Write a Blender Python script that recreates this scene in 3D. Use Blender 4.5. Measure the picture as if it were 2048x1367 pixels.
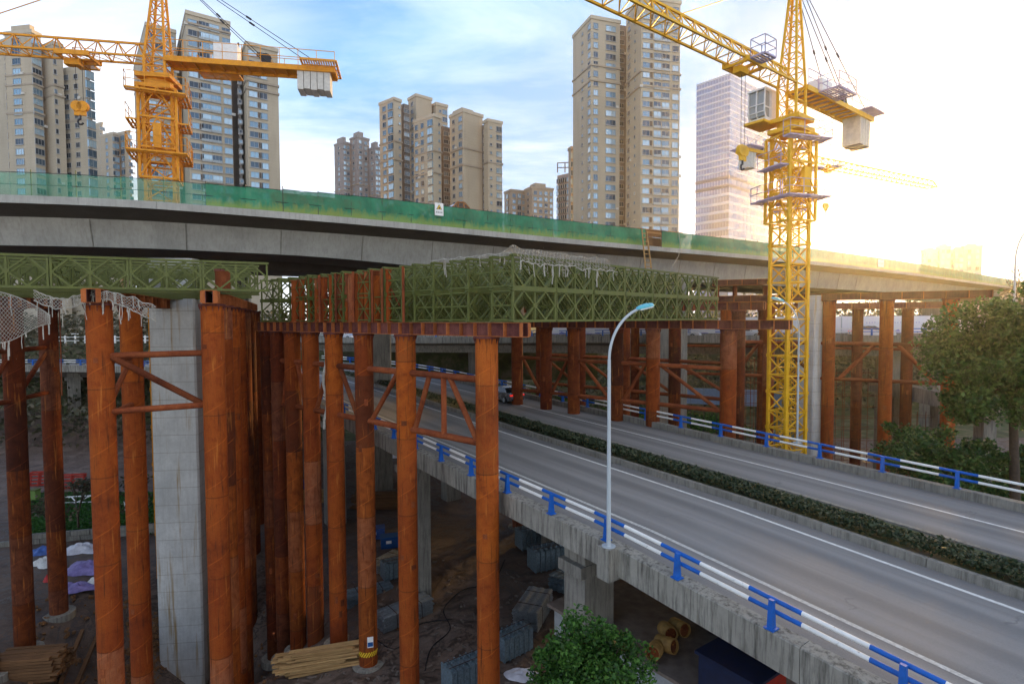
import bpy, math, random
from mathutils import Vector, Matrix, noise
random.seed(11)
PI = math.pi
R_ = math.radians
for o in list(bpy.data.objects): bpy.data.objects.remove(o, do_unlink=True)
sc = bpy.context.scene
COL = sc.collection
# ------------------------------------------------------------------ camera
F, CX, CY, EYE = 1130.0, 1024.0, 683.5, 20.0          # focal length and centre in photo pixels
TH, RO = math.atan(47 / F), R_(0.25)
FW = Vector((0, math.cos(TH), -math.sin(TH)))
_r0 = Vector((1, 0, 0)); _u0 = _r0.cross(FW)
RT = math.cos(RO) * _r0 - math.sin(RO) * _u0
UP = math.sin(RO) * _r0 + math.cos(RO) * _u0
CAM = Vector((0, 0, EYE))
cd = bpy.data.cameras.new('camera'); cam = bpy.data.objects.new('camera', cd); COL.objects.link(cam)
cd.sensor_width = 36; cd.sensor_fit = 'HORIZONTAL'; cd.lens = 36 * F / 2048
cd.clip_start = 0.1; cd.clip_end = 6000
cam.matrix_world = Matrix(((RT.x, UP.x, -FW.x, 0), (RT.y, UP.y, -FW.y, 0), (RT.z, UP.z, -FW.z, EYE), (0, 0, 0, 1)))
sc.camera = cam
# ------------------------------------------------------------------ sky and sun
SUN_AZ, SUN_EL = R_(32.0), R_(10.0)                    # azimuth to the right of +Y
SUN_DIR = Vector((math.sin(SUN_AZ) * math.cos(SUN_EL), math.cos(SUN_AZ) * math.cos(SUN_EL), math.sin(SUN_EL)))
w = bpy.data.worlds.new('World'); sc.world = w; w.use_nodes = True
wn, wl = w.node_tree.nodes, w.node_tree.links
wn.clear()
def wnode(t, **k):
    n = wn.new(t)
    for a, b in k.items(): setattr(n, a, b)
    return n
def wmath(op, a, b=None, clamp=False):
    n = wnode('ShaderNodeMath', operation=op, use_clamp=clamp)
    for i, v in enumerate((a, b)):
        if v is None: continue
        if hasattr(v, 'is_linked'): wl.new(v, n.inputs[i])
        else: n.inputs[i].default_value = v
    return n.outputs[0]
sky = wnode('ShaderNodeTexSky', sky_type='NISHITA', sun_disc=False)
sky.sun_rotation = SUN_AZ; sky.air_density = 1.0; sky.dust_density = 0.4; sky.ozone_density = 2.0
sky.sun_elevation = SUN_EL
tc = wnode('ShaderNodeTexCoord')
nrm = wnode('ShaderNodeVectorMath', operation='NORMALIZE'); wl.new(tc.outputs['Generated'], nrm.inputs[0])
sep = wnode('ShaderNodeSeparateXYZ'); wl.new(nrm.outputs[0], sep.inputs[0])
dz = wmath('ADD', wmath('MAXIMUM', sep.outputs[2], 0.0), 0.16)
cmb = wnode('ShaderNodeCombineXYZ')
wl.new(wmath('DIVIDE', sep.outputs[0], dz), cmb.inputs[0]); wl.new(wmath('DIVIDE', sep.outputs[1], dz), cmb.inputs[1])
mp = wnode('ShaderNodeMapping'); mp.inputs['Rotation'].default_value = (0, 0, R_(-60)); mp.inputs['Scale'].default_value = (0.30, 0.70, 1); mp.inputs['Location'].default_value = (12.3, 37.18, 0)
wl.new(cmb.outputs[0], mp.inputs[0])
n1 = wnode('ShaderNodeTexNoise'); n1.inputs['Scale'].default_value = 1.1; n1.inputs['Detail'].default_value = 9; n1.inputs['Roughness'].default_value = 0.58; n1.inputs['Distortion'].default_value = 0.35
wl.new(mp.outputs[0], n1.inputs['Vector'])
mpb = wnode('ShaderNodeMapping'); mpb.inputs['Scale'].default_value = (0.55, 0.55, 1); mpb.inputs['Location'].default_value = (9.54, 2.44, 0)
wl.new(cmb.outputs[0], mpb.inputs[0])
n2 = wnode('ShaderNodeTexNoise'); n2.inputs['Scale'].default_value = 0.8; n2.inputs['Detail'].default_value = 4
wl.new(mpb.outputs[0], n2.inputs['Vector'])
rmp = wnode('ShaderNodeMapRange'); rmp.inputs[1].default_value = 0.45; rmp.inputs[2].default_value = 0.72
wl.new(wmath('ADD', wmath('MULTIPLY', n1.outputs['Fac'], 0.6), wmath('MULTIPLY', n2.outputs['Fac'], 0.4)), rmp.inputs[0])
# thin cloud thickens towards the horizon
hor = wmath('POWER', wmath('SUBTRACT', 1.0, wmath('MAXIMUM', sep.outputs[2], 0.0), True), 8.0)
n3 = wnode('ShaderNodeTexNoise'); n3.inputs['Scale'].default_value = 2.6; n3.inputs['Detail'].default_value = 8; n3.inputs['Roughness'].default_value = 0.62; n3.inputs['Distortion'].default_value = 0.6
wl.new(mp.outputs[0], n3.inputs['Vector'])
r3 = wnode('ShaderNodeMapRange'); r3.inputs[1].default_value = 0.47; r3.inputs[2].default_value = 0.72; r3.inputs[4].default_value = 0.30; wl.new(n3.outputs['Fac'], r3.inputs[0])
cov = wmath('ADD', wmath('ADD', wmath('MULTIPLY', rmp.outputs[0], 0.85), wmath('ADD', r3.outputs[0], 0.06)), wmath('MULTIPLY', hor, 0.55), True)
dot = wnode('ShaderNodeVectorMath', operation='DOT_PRODUCT'); wl.new(nrm.outputs[0], dot.inputs[0]); dot.inputs[1].default_value = SUN_DIR
cpos = wmath('MAXIMUM', dot.outputs['Value'], 0.0)
au1 = wmath('MULTIPLY', wmath('POWER', cpos, 24.0), 0.06)
au2 = wmath('MULTIPLY', wmath('POWER', cpos, 140.0), 0.30)
skym = wnode('ShaderNodeVectorMath', operation='SCALE'); wl.new(sky.outputs[0], skym.inputs[0]); skym.inputs['Scale'].default_value = 0.062
tint = wnode('ShaderNodeMix', data_type='RGBA', blend_type='MULTIPLY'); tint.inputs[0].default_value = 1.0
wl.new(skym.outputs[0], tint.inputs[6]); tint.inputs[7].default_value = (0.74, 1.22, 1.78, 1)
clp = wnode('ShaderNodeVectorMath', operation='MINIMUM'); wl.new(tint.outputs[2], clp.inputs[0]); clp.inputs[1].default_value = (0.085, 0.163, 0.28)   # caps sky brightness, chiefly round the sun
mixc = wnode('ShaderNodeMix', data_type='RGBA'); wl.new(cov, mixc.inputs[0]); wl.new(clp.outputs[0], mixc.inputs[6]); mixc.inputs[7].default_value = (0.63, 0.61, 0.58, 1)
glow = wnode('ShaderNodeMix', data_type='RGBA', blend_type='ADD'); glow.inputs[0].default_value = 1.0
wl.new(mixc.outputs[2], glow.inputs[6])
gcol = wnode('ShaderNodeVectorMath', operation='SCALE'); gcol.inputs[0].default_value = (1.0, 0.70, 0.30); wl.new(wmath('ADD', au1, au2), gcol.inputs['Scale'])
wl.new(gcol.outputs[0], glow.inputs[7])
bg = wnode('ShaderNodeBackground'); wl.new(glow.outputs[2], bg.inputs[0]); bg.inputs[1].default_value = 1.0
wo = wnode('ShaderNodeOutputWorld'); wl.new(bg.outputs[0], wo.inputs[0])
sl = bpy.data.lights.new('sun', 'SUN'); sl.energy = 3.1; sl.angle = R_(10); sl.color = (1.0, 0.60, 0.19)
so = bpy.data.objects.new('sun', sl); COL.objects.link(so)
so.rotation_euler = SUN_DIR.to_track_quat('Z', 'Y').to_euler()
vs = sc.view_settings; vs.view_transform = 'Standard'; vs.look = 'None'; vs.exposure = 1.85; vs.gamma = 1.0; vs.use_curve_mapping = False
sc.render.engine = 'CYCLES'
cy = sc.cycles
cy.use_denoising = True; cy.max_bounces = 6; cy.diffuse_bounces = 3; cy.glossy_bounces = 3; cy.transmission_bounces = 4; cy.transparent_max_bounces = 16; cy.volume_bounces = 0
cy.use_adaptive_sampling = True; cy.adaptive_threshold = 0.02; cy.caustics_reflective = False; cy.caustics_refractive = False; cy.sample_clamp_indirect = 6

# ------------------------------------------------------------------ helpers
def ray(x, y): return FW + RT * ((x - CX) / F) - UP * ((y - CY) / F)
def at(x, y, d):
    v = ray(x, y); return CAM + v * (d / v.y)
def atz(x, y, z):
    v = ray(x, y); return CAM + v * ((z - EYE) / v.z)

class MB:
    def __init__(s): s.v = []; s.f = []; s.m = []; s.mi = 0; s.uv = None
    def add(s, vs, fs):
        b = len(s.v); s.v += [tuple(q) for q in vs]
        s.f += [tuple(b + i for i in q) for q in fs]; s.m += [s.mi] * len(fs); return s
    def box(s, c, d, M=None):
        hx, hy, hz = d[0] / 2, d[1] / 2, d[2] / 2
        c = Vector(c)
        vs = [Vector((sx * hx, sy * hy, sz * hz)) for sz in (-1, 1) for sy in (-1, 1) for sx in (-1, 1)]
        if M is not None: vs = [M @ q for q in vs]
        return s.add([q + c for q in vs], [(0, 2, 3, 1), (4, 5, 7, 6), (0, 1, 5, 4), (2, 6, 7, 3), (0, 4, 6, 2), (1, 3, 7, 5)])
    def bar(s, p, q, a, b=None, up=(0, 0, 1)):       # rectangular bar from p to q, a across, b along up
        b = a if b is None else b
        p, q = Vector(p), Vector(q); d = (q - p)
        if d.length < 1e-6: return s
        d.normalize(); up = Vector(up)
        if abs(d.dot(up)) > 0.98: up = Vector((0, 1, 0)) if abs(d.y) < 0.9 else Vector((1, 0, 0))
        x = d.cross(up).normalized(); z = x.cross(d)
        vs = [e + x * (sx * a / 2) + z * (sz * b / 2) for e in (p, q) for sx, sz in ((-1, -1), (1, -1), (1, 1), (-1, 1))]
        return s.add(vs, [(0, 1, 2, 3), (7, 6, 5, 4), (0, 4, 5, 1), (1, 5, 6, 2), (2, 6, 7, 3), (3, 7, 4, 0)])
    def tube(s, p, q, r, r2=None, n=10, caps=True):
        r2 = r if r2 is None else r2
        p, q = Vector(p), Vector(q); d = q - p
        if d.length < 1e-6: return s
        d.normalize(); up = Vector((0, 0, 1)) if abs(d.z) < 0.9 else Vector((1, 0, 0))
        x = d.cross(up).normalized(); y = d.cross(x)
        vs = []
        for e, rr in ((p, r), (q, r2)):
            for k in range(n):
                a = 2 * PI * k / n; vs.append(e + x * (math.cos(a) * rr) + y * (math.sin(a) * rr))
        fs = [(k, (k + 1) % n, n + (k + 1) % n, n + k) for k in range(n)]
        if caps: fs += [tuple(range(n - 1, -1, -1)), tuple(range(n, 2 * n))]
        return s.add(vs, fs)
    def path(s, pts, r, n=6):
        for a, b in zip(pts, pts[1:]): s.tube(a, b, r, n=n)
        return s
    def lathe(s, prof, n=14, c=(0, 0, 0)):
        c = Vector(c); vs = []
        for r, z in prof:
            for k in range(n): vs.append(c + Vector((r * math.cos(2 * PI * k / n), r * math.sin(2 * PI * k / n), z)))
        fs = [(i * n + k, i * n + (k + 1) % n, (i + 1) * n + (k + 1) % n, (i + 1) * n + k) for i in range(len(prof) - 1) for k in range(n)]
        fs += [tuple(range(n - 1, -1, -1)), tuple(range((len(prof) - 1) * n, len(prof) * n))]
        return s.add(vs, fs)
    def prism(s, pts, d):                            # polygon pts (3D) extruded by vector d
        d = Vector(d); n = len(pts); pts = [Vector(q) for q in pts]
        return s.add(pts + [q + d for q in pts], [tuple(range(n - 1, -1, -1)), tuple(range(n, 2 * n))] + [(k, (k + 1) % n, n + (k + 1) % n, n + k) for k in range(n)])
    def mesh(s, name, mats, smooth=None):
        me = bpy.data.meshes.new(name); me.from_pydata(s.v, [], s.f)
        for m in (mats if isinstance(mats, (list, tuple)) else [mats]): me.materials.append(m)
        if any(s.m): me.polygons.foreach_set('material_index', s.m)
        if smooth:
            me.polygons.foreach_set('use_smooth', [True] * len(me.polygons))
            me.update(); me.set_sharp_from_angle(angle=R_(smooth))
        me.update(); return me
    def build(s, name, mats, parent=None, smooth=None, loc=None):
        return link(name, s.mesh(name, mats, smooth), parent, loc)
def link(name, me, parent=None, loc=None, rot=None, M=None):
    o = bpy.data.objects.new(name, me); COL.objects.link(o)
    if parent is not None: o.parent = parent
    if M is not None: o.matrix_local = M
    else:
        if loc is not None: o.location = loc
        if rot is not None: o.rotation_euler = rot
    return o
def tag(o, label, cat, group=None):
    o['label'] = label; o['category'] = cat
    if group: o['group'] = group
    return o
def thing(name, label, cat, loc=(0, 0, 0), rz=0.0, group=None):
    o = link(name, None, None, loc, (0, 0, rz)); o.empty_display_size = 0.3
    return tag(o, label, cat, group)
def kind(o, k): o['kind'] = k; return o
def copy_tree(o, parent=None):
    c = o.copy(); COL.objects.link(c)
    if parent is not None: c.parent = parent
    for ch in [q for q in bpy.data.objects if q.parent == o]: copy_tree(ch, c)
    return c

# ------------------------------------------------------------------ materials
MAT = {}
class NT:
    def __init__(s, name, rough=0.8, metal=0.0, spec=0.3):
        m = bpy.data.materials.new(name); m.use_nodes = True; s.m = m
        s.n, s.l = m.node_tree.nodes, m.node_tree.links
        s.b = s.n['Principled BSDF']; s.b.inputs['Roughness'].default_value = rough; s.b.inputs['Metallic'].default_value = metal
        s.b.inputs['Specular IOR Level'].default_value = spec; MAT[name] = m
    def nd(s, t, **k):
        n = s.n.new(t)
        for a, b in k.items(): setattr(n, a, b)
        return n
    def put(s, v, sock):
        if hasattr(v, 'is_linked'): s.l.new(v, sock)
        else: sock.default_value = v
    def co(s, which='Object', scale=(1, 1, 1), rot=(0, 0, 0), loc=(0, 0, 0)):
        if which == 'World': src = s.nd('ShaderNodeNewGeometry').outputs['Position']
        else: src = s.nd('ShaderNodeTexCoord').outputs[which]
        mpn = s.nd('ShaderNodeMapping'); mpn.inputs['Scale'].default_value = scale; mpn.inputs['Rotation'].default_value = rot; mpn.inputs['Location'].default_value = loc
        s.l.new(src, mpn.inputs[0]); return mpn.outputs[0]
    def noise(s, vec, scale=5, detail=5, rough=0.55, dist=0.0):
        n = s.nd('ShaderNodeTexNoise'); s.l.new(vec, n.inputs['Vector'])
        n.inputs['Scale'].default_value = scale; n.inputs['Detail'].default_value = detail; n.inputs['Roughness'].default_value = rough; n.inputs['Distortion'].default_value = dist
        return n.outputs['Fac']
    def ramp(s, fac, stops):
        n = s.nd('ShaderNodeValToRGB'); s.l.new(fac, n.inputs[0]); e = n.color_ramp.elements
        while len(e) < len(stops): e.new(0.5)
        for q, (p, c) in zip(e, stops): q.position = p; q.color = (c[0], c[1], c[2], 1) if len(c) > 2 else (c[0],) * 3 + (1,)
        return n.outputs[0]
    def mr(s, v, a, b, c=0.0, d=1.0):
        n = s.nd('ShaderNodeMapRange'); s.l.new(v, n.inputs[0])
        for i, q in enumerate((a, b, c, d)): n.inputs[i + 1].default_value = q
        return n.outputs[0]
    def mix(s, fac, a, b, mode='MIX'):
        n = s.nd('ShaderNodeMix', data_type='RGBA', blend_type=mode)
        s.put(fac, n.inputs[0])
        for v, i in ((a, 6), (b, 7)): s.put(v if hasattr(v, 'is_linked') else (v[0], v[1], v[2], 1), n.inputs[i])
        return n.outputs[2]
    def math(s, op, a, b=None):
        n = s.nd('ShaderNodeMath', operation=op); s.put(a, n.inputs[0])
        if b is not None: s.put(b, n.inputs[1])
        return n.outputs[0]
    def rnd(s): return s.nd('ShaderNodeObjectInfo').outputs['Random']
    def island(s): return s.nd('ShaderNodeNewGeometry').outputs['Random Per Island']
    def sep(s, v):
        n = s.nd('ShaderNodeSeparateXYZ'); s.l.new(v, n.inputs[0]); return n.outputs
    def col(s, c): s.put(c if hasattr(c, 'is_linked') else (c[0], c[1], c[2], 1), s.b.inputs['Base Color']); return s
    def rough(s, r): s.put(r, s.b.inputs['Roughness']); return s
    def bump(s, h, strength=0.3, dist=0.02):
        n = s.nd('ShaderNodeBump'); n.inputs['Strength'].default_value = strength; n.inputs['Distance'].default_value = dist
        s.l.new(h, n.inputs['Height']); s.l.new(n.outputs[0], s.b.inputs['Normal']); return s
    def alpha(s, a): s.put(a, s.b.inputs['Alpha']); return s

def paint(name, c, wear=(0.12, 0.05, 0.02), amt=0.55, rough=0.5, var=0.25):
    t = NT(name, rough); v = t.co('World', (1, 1, 1))
    a = t.noise(v, 2.2, 6, 0.65); b = t.noise(v, 9, 4, 0.7)
    base = t.mix(t.mr(a, 0.3, 0.7), [q * (1 - var) for q in c], [min(1, q * (1 + var * 0.6)) for q in c])
    t.col(t.mix(t.math('MULTIPLY', t.mr(b, 0.60, 0.72), amt), base, wear)); t.rough(t.mr(a, 0.2, 0.8, rough - 0.1, rough + 0.2)); t.bump(b, 0.08)
    return t.m
def rustm(name, c1, c2, c3, seam=True, tk=0.70):
    t = NT(name, 0.85, 0.0, 0.2); v = t.co('Object', (1, 1, 1)); r = t.rnd()
    off = t.nd('ShaderNodeVectorMath', operation='ADD'); t.l.new(v, off.inputs[0])
    cx = t.nd('ShaderNodeCombineXYZ'); t.l.new(t.math('MULTIPLY', r, 71.0), cx.inputs[2]); t.l.new(cx.outputs[0], off.inputs[1]); v2 = off.outputs[0]
    big = t.noise(v2, 0.30, 3, 0.5); med = t.noise(v2, 2.3, 7, 0.68, 0.4); fine = t.noise(v2, 17, 5, 0.75)
    st = t.nd('ShaderNodeMapping'); st.inputs['Scale'].default_value = (6, 6, 0.35); t.l.new(v2, st.inputs[0]); streak = t.noise(st.outputs[0], 1.3, 5, 0.6)
    f = t.math('ADD', t.math('MULTIPLY', big, 0.45), t.math('ADD', t.math('MULTIPLY', med, 0.38), t.math('MULTIPLY', streak, 0.28)))
    c = t.ramp(f, [(0.38, c1), (0.52, c2), (0.68, c3)])
    c = t.mix(t.mr(fine, 0.35, 0.7, 0.0, 0.45), c, [q * 0.35 for q in c1])
    c = t.mix(t.math('MULTIPLY', t.mr(fine, 0.69, 0.75), t.mr(med, 0.5, 0.65)), c, (0.42, 0.30, 0.20))
    dark = t.mr(r, 0, 1, 0.55, 1.2)
    sc_ = t.nd('ShaderNodeVectorMath', operation='SCALE'); t.l.new(c, sc_.inputs[0]); t.l.new(dark, sc_.inputs['Scale']); c = sc_.outputs[0]
    h = t.math('ADD', t.math('MULTIPLY', med, 0.6), t.math('MULTIPLY', fine, 0.4))
    if seam:
        x, y, z = t.sep(v)
        ang = t.math('DIVIDE', t.math('ARCTAN2', y, x), 2 * PI)
        fr = t.math('FRACT', t.math('ADD', t.math('SUBTRACT', t.math('DIVIDE', z, 1.9), ang), t.math('MULTIPLY', r, 3.0)))
        line = t.mr(t.math('ABSOLUTE', t.math('SUBTRACT', fr, 0.5)), 0.0, 0.022, 1.0, 0.0)
        c = t.mix(t.math('MULTIPLY', line, 0.45), c, [q * 1.6 for q in c3])
        h = t.math('ADD', h, t.math('MULTIPLY', line, 0.8))
        # welded-on courses of pipe have their own tone
        k = t.math('FLOOR', t.math('ADD', t.math('DIVIDE', z, 4.1), t.math('MULTIPLY', r, 9.0)))
        wn_ = t.nd('ShaderNodeTexWhiteNoise', noise_dimensions='1D'); t.l.new(k, wn_.inputs['W'])
        tone = t.mr(wn_.outputs['Value'], 0.0, 1.0, 0.0, 1.0)
        cc = t.ramp(tone, [(0.0, (0.075, 0.024, 0.012)), (0.30, (0.44, 0.11, 0.011)), (0.58, (0.20, 0.036, 0.008)), (0.80, (0.34, 0.085, 0.014)), (1.0, (0.26, 0.135, 0.090))])
        c = t.mix(t.mr(med, 0.30, 0.62, 0.10, tk), c, cc)
        edge = t.math('FRACT', t.math('ADD', t.math('DIVIDE', z, 4.1), t.math('MULTIPLY', r, 9.0)))
        c = t.mix(t.math('MULTIPLY', t.mr(edge, 0.0, 0.02, 1.0, 0.0), 0.7), c, (0.05, 0.016, 0.008))
        # run-down stains and dirt splash towards the foot of the pile
        c = t.mix(t.math('MULTIPLY', t.mr(streak, 0.55, 0.68), 0.75), c, (0.038, 0.012, 0.008))
        c = t.mix(t.math('MULTIPLY', t.mr(streak, 0.30, 0.40, 1.0, 0.0), 0.5), c, (0.58, 0.20, 0.035))
        drip = t.noise(st.outputs[0], 3.1, 6, 0.75)
        c = t.mix(t.math('MULTIPLY', t.mr(drip, 0.70, 0.74), 0.75), c, (0.50, 0.40, 0.32))
    t.col(c); t.bump(h, 0.45, 0.012); return t.m
def concrete(name, c, streak=0.5, joint=None, dark=(0.06, 0.055, 0.045), stain=0.0):
    t = NT(name, 0.88, 0, 0.25); v = t.co('World')
    a = t.noise(v, 0.5, 5, 0.6); b = t.noise(v, 5, 6, 0.65); f = t.noise(v, 40, 3, 0.6)
    sv = t.co('World', (3.6, 3.6, 0.30)); s1 = t.noise(sv, 1.6, 6, 0.7)
    k = t.mix(t.mr(a, 0.3, 0.7), [q * 0.78 for q in c], [q * 1.12 for q in c])
    k = t.mix(t.mr(b, 0.45, 0.75, 0, 0.35), k, [q * 0.6 for q in c])
    k = t.mix(t.math('MULTIPLY', t.mr(s1, 0.46, 0.66), streak), k, dark)
    if stain: k = t.mix(t.math('MULTIPLY', t.mr(t.noise(t.co('World', (3, 3, 0.15), loc=(7, 2, 1)), 0.9, 4, 0.6), 0.56, 0.70), stain), k, (0.32, 0.20, 0.06))
    h = t.math('ADD', t.math('MULTIPLY', b, 0.5), f)
    if joint:
        z = t.sep(v)[2]
        ln = t.mr(t.math('ABSOLUTE', t.math('SUBTRACT', t.math('FRACT', t.math('DIVIDE', z, joint)), 0.5)), 0.0, 0.02, 1.0, 0.0)
        k = t.mix(t.math('MULTIPLY', ln, 0.7), k, (0.16, 0.12, 0.06)); h = t.math('SUBTRACT', h, ln)
    t.col(k); t.bump(h, 0.25, 0.01); return t.m
def leafm(name, c1, c2, c3, tr=0.35):
    t = NT(name, 0.55, 0, 0.35); i = t.island()
    v = t.co('World'); a = t.noise(v, 0.9, 3, 0.5)
    c = t.ramp(t.math('ADD', t.math('MULTIPLY', i, 0.65), t.math('MULTIPLY', a, 0.4)), [(0.15, c1), (0.5, c2), (0.88, c3)])
    t.col(c)
    tl = t.nd('ShaderNodeBsdfTranslucent'); t.l.new(c, tl.inputs[0]); ms = t.nd('ShaderNodeMixShader'); ms.inputs[0].default_value = tr
    t.l.new(t.b.outputs[0], ms.inputs[1]); t.l.new(tl.outputs[0], ms.inputs[2]); t.l.new(ms.outputs[0], t.n['Material Output'].inputs[0]); return t.m
def plainm(name, c, rough=0.6, metal=0.0, var=0.15, scale=4, spec=0.3):
    t = NT(name, rough, metal, spec); a = t.noise(t.co('World'), scale, 5, 0.6)
    t.col(t.mix(t.mr(a, 0.3, 0.7), [q * (1 - var) for q in c], [min(1, q * (1 + var)) for q in c])); t.rough(t.mr(a, 0.3, 0.7, max(0.02, rough - 0.08), min(1, rough + 0.1))); return t.m

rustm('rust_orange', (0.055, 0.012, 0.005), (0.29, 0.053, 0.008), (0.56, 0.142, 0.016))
rustm('rust_dark', (0.030, 0.008, 0.005), (0.105, 0.020, 0.007), (0.20, 0.045, 0.012), True, 0.35)  # dark red rust, deepened in colour for columns standing in shade
rustm('rust_beam', (0.055, 0.018, 0.016), (0.13, 0.040, 0.034), (0.24, 0.085, 0.065), False)
rustm('rust_edge', (0.16, 0.045, 0.015), (0.42, 0.12, 0.035), (0.55, 0.20, 0.07), False)
rustm('rust_brace', (0.085, 0.022, 0.010), (0.25, 0.060, 0.020), (0.40, 0.120, 0.040), False)
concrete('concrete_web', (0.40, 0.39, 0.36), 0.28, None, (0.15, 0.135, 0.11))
concrete('concrete_new', (0.58, 0.58, 0.55), 0.18, 1.25, (0.24, 0.21, 0.16), 0.85)
concrete('concrete_old', (0.27, 0.255, 0.22), 0.62)
concrete('concrete_soffit_shade', (0.115, 0.10, 0.088), 0.25)  # underside concrete, with shade put into a darker base colour
concrete('concrete_parapet', (0.30, 0.285, 0.245), 0.85, None, (0.045, 0.042, 0.036))
concrete('stone_wall', (0.20, 0.185, 0.15), 0.6)
paint('bailey_green', (0.108, 0.124, 0.029), (0.11, 0.05, 0.02), 0.4, 0.5)
paint('crane_yellow', (0.72, 0.40, 0.012), (0.22, 0.09, 0.02), 0.35, 0.45, 0.18)
paint('crane_orange', (0.66, 0.27, 0.014), (0.16, 0.06, 0.02), 0.5, 0.5, 0.25)
paint('platform_purple', (0.40, 0.35, 0.50), (0.12, 0.07, 0.05), 0.4, 0.6)
paint('rail_blue', (0.008, 0.11, 0.46), (0.07, 0.09, 0.12), 0.55, 0.45, 0.25)
paint('rail_white', (0.78, 0.78, 0.74), (0.35, 0.33, 0.30), 0.75, 0.5, 0.10)
paint('lamp_grey', (0.42, 0.47, 0.50), (0.3, 0.3, 0.3), 0.2, 0.4, 0.08)
plainm('lamp_shell', (0.10, 0.42, 0.52), 0.3)
plainm('lamp_lens', (0.7, 0.72, 0.7), 0.25)
plainm('cabin_white', (0.74, 0.74, 0.73), 0.45, 0, 0.08)
plainm('cable', (0.05, 0.045, 0.04), 0.5, 0.5)
plainm('weight_concrete', (0.52, 0.50, 0.46), 0.85)
plainm('galvanised', (0.38, 0.43, 0.47), 0.38, 0.75, 0.3, 7)
plainm('galvanised_dull', (0.16, 0.22, 0.26), 0.5, 0.4, 0.35, 7)
plainm('strap', (0.06, 0.035, 0.03), 0.8)
plainm('road_paint', (0.66, 0.66, 0.62), 0.7, 0, 0.18, 6)
plainm('road_paint_worn', (0.46, 0.46, 0.43), 0.75, 0, 0.30, 9)
plainm('sack_white', (0.62, 0.62, 0.60), 0.8, 0, 0.2, 9)
plainm('tarp_purple', (0.20, 0.16, 0.36), 0.5, 0, 0.35, 3)
plainm('tarp_blue', (0.05, 0.11, 0.34), 0.45, 0, 0.3, 3)
plainm('tarp_white', (0.58, 0.57, 0.62), 0.45, 0, 0.2, 3)
plainm('plastic_red', (0.42, 0.02, 0.02), 0.5)
plainm('crate_blue', (0.012, 0.075, 0.25), 0.5, 0, 0.2)
plainm('navy', (0.012, 0.020, 0.055), 0.6, 0, 0.3)
plainm('barrel_yellow', (0.30, 0.17, 0.05), 0.6, 0, 0.25)
plainm('shed_roof', (0.16, 0.13, 0.11), 0.85, 0, 0.3, 2)
plainm('shed_wall', (0.30, 0.32, 0.33), 0.6, 0, 0.2)
plainm('dark_metal', (0.035, 0.035, 0.04), 0.5, 0.3)
plainm('tyre', (0.02, 0.02, 0.022), 0.85)
plainm('car_silver', (0.24, 0.255, 0.275), 0.25, 0.7, 0.05, 2)
plainm('car_white', (0.75, 0.76, 0.78), 0.25, 0.0, 0.05, 2, 0.5)
plainm('car_glass', (0.02, 0.025, 0.03), 0.08, 0, 0.1, 2, 0.6)
plainm('plate_blue', (0.03, 0.10, 0.5), 0.5)
plainm('fence_red', (0.42, 0.035, 0.02), 0.6, 0, 0.2)
plainm('hoarding_white', (0.70, 0.70, 0.74), 0.6, 0, 0.05)
plainm('hoarding_blue', (0.22, 0.40, 0.72), 0.6, 0, 0.12)
plainm('print_purple', (0.30, 0.28, 0.55), 0.7, 0, 0.25)
plainm('sign_white', (0.78, 0.78, 0.76), 0.5, 0, 0.04)
plainm('sign_yellow', (0.75, 0.50, 0.03), 0.5, 0, 0.05)
plainm('sign_dark', (0.03, 0.03, 0.05), 0.6)
plainm('net_cord', (0.40, 0.38, 0.33), 0.85, 0, 0.3, 8)
plainm('mosaic', (0.5, 0.5, 0.5), 0.6)
t = NT('tail_light', 0.3); t.col((0.6, 0.01, 0.01)); t.b.inputs['Emission Color'].default_value = (1, 0.03, 0.02, 1); t.b.inputs['Emission Strength'].default_value = 0.2
# timber
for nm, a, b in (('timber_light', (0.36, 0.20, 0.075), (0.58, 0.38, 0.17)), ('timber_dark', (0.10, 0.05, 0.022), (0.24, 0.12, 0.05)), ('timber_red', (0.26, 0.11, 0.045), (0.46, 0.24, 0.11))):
    t = NT(nm, 0.85); v = t.co('Object', (0.6, 9, 9)); g = t.noise(v, 2.4, 6, 0.65); r = t.rnd()
    c = t.mix(t.mr(g, 0.3, 0.7), a, b); c = t.mix(t.mr(r, 0, 1, 0, 0.55), c, [q * 0.55 for q in a]); t.col(c); t.bump(g, 0.3, 0.01)
# asphalt with wheel tracks and patches, across = uv.x in metres, along = uv.y
t = NT('asphalt', 0.82, 0, 0.35); v = t.co('UV'); x, y, z = t.sep(v)
fine = t.noise(t.co('World'), 26, 4, 0.75); grit = t.noise(t.co('World'), 120, 2, 0.6)
lng = t.noise(t.co('UV', (1.6, 0.035, 1)), 1.0, 5, 0.6); pat = t.noise(t.co('UV', (0.35, 0.12, 1)), 1.0, 4, 0.6)
c = t.mix(t.mr(lng, 0.33, 0.68), (0.185, 0.180, 0.174), (0.290, 0.280, 0.268))
trk = t.math('COSINE', t.math('MULTIPLY', t.math('SUBTRACT', x, 0.9), 2 * PI / 1.85))
c = t.mix(t.math('MULTIPLY', t.mr(t.math('ADD', trk, t.math('MULTIPLY', lng, 1.2)), 0.5, 1.6), 0.42), c, (0.105, 0.103, 0.102))
c = t.mix(t.mr(pat, 0.55, 0.72, 0, 0.4), c, (0.27, 0.26, 0.245))
c = t.mix(t.mr(fine, 0.4, 0.75, 0, 0.35), c, (0.07, 0.07, 0.075)); c = t.mix(t.mr(grit, 0.62, 0.75, 0, 0.35), c, (0.30, 0.29, 0.28))
vo = t.nd('ShaderNodeTexVoronoi', feature='DISTANCE_TO_EDGE'); vo.inputs['Scale'].default_value = 0.23
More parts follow.
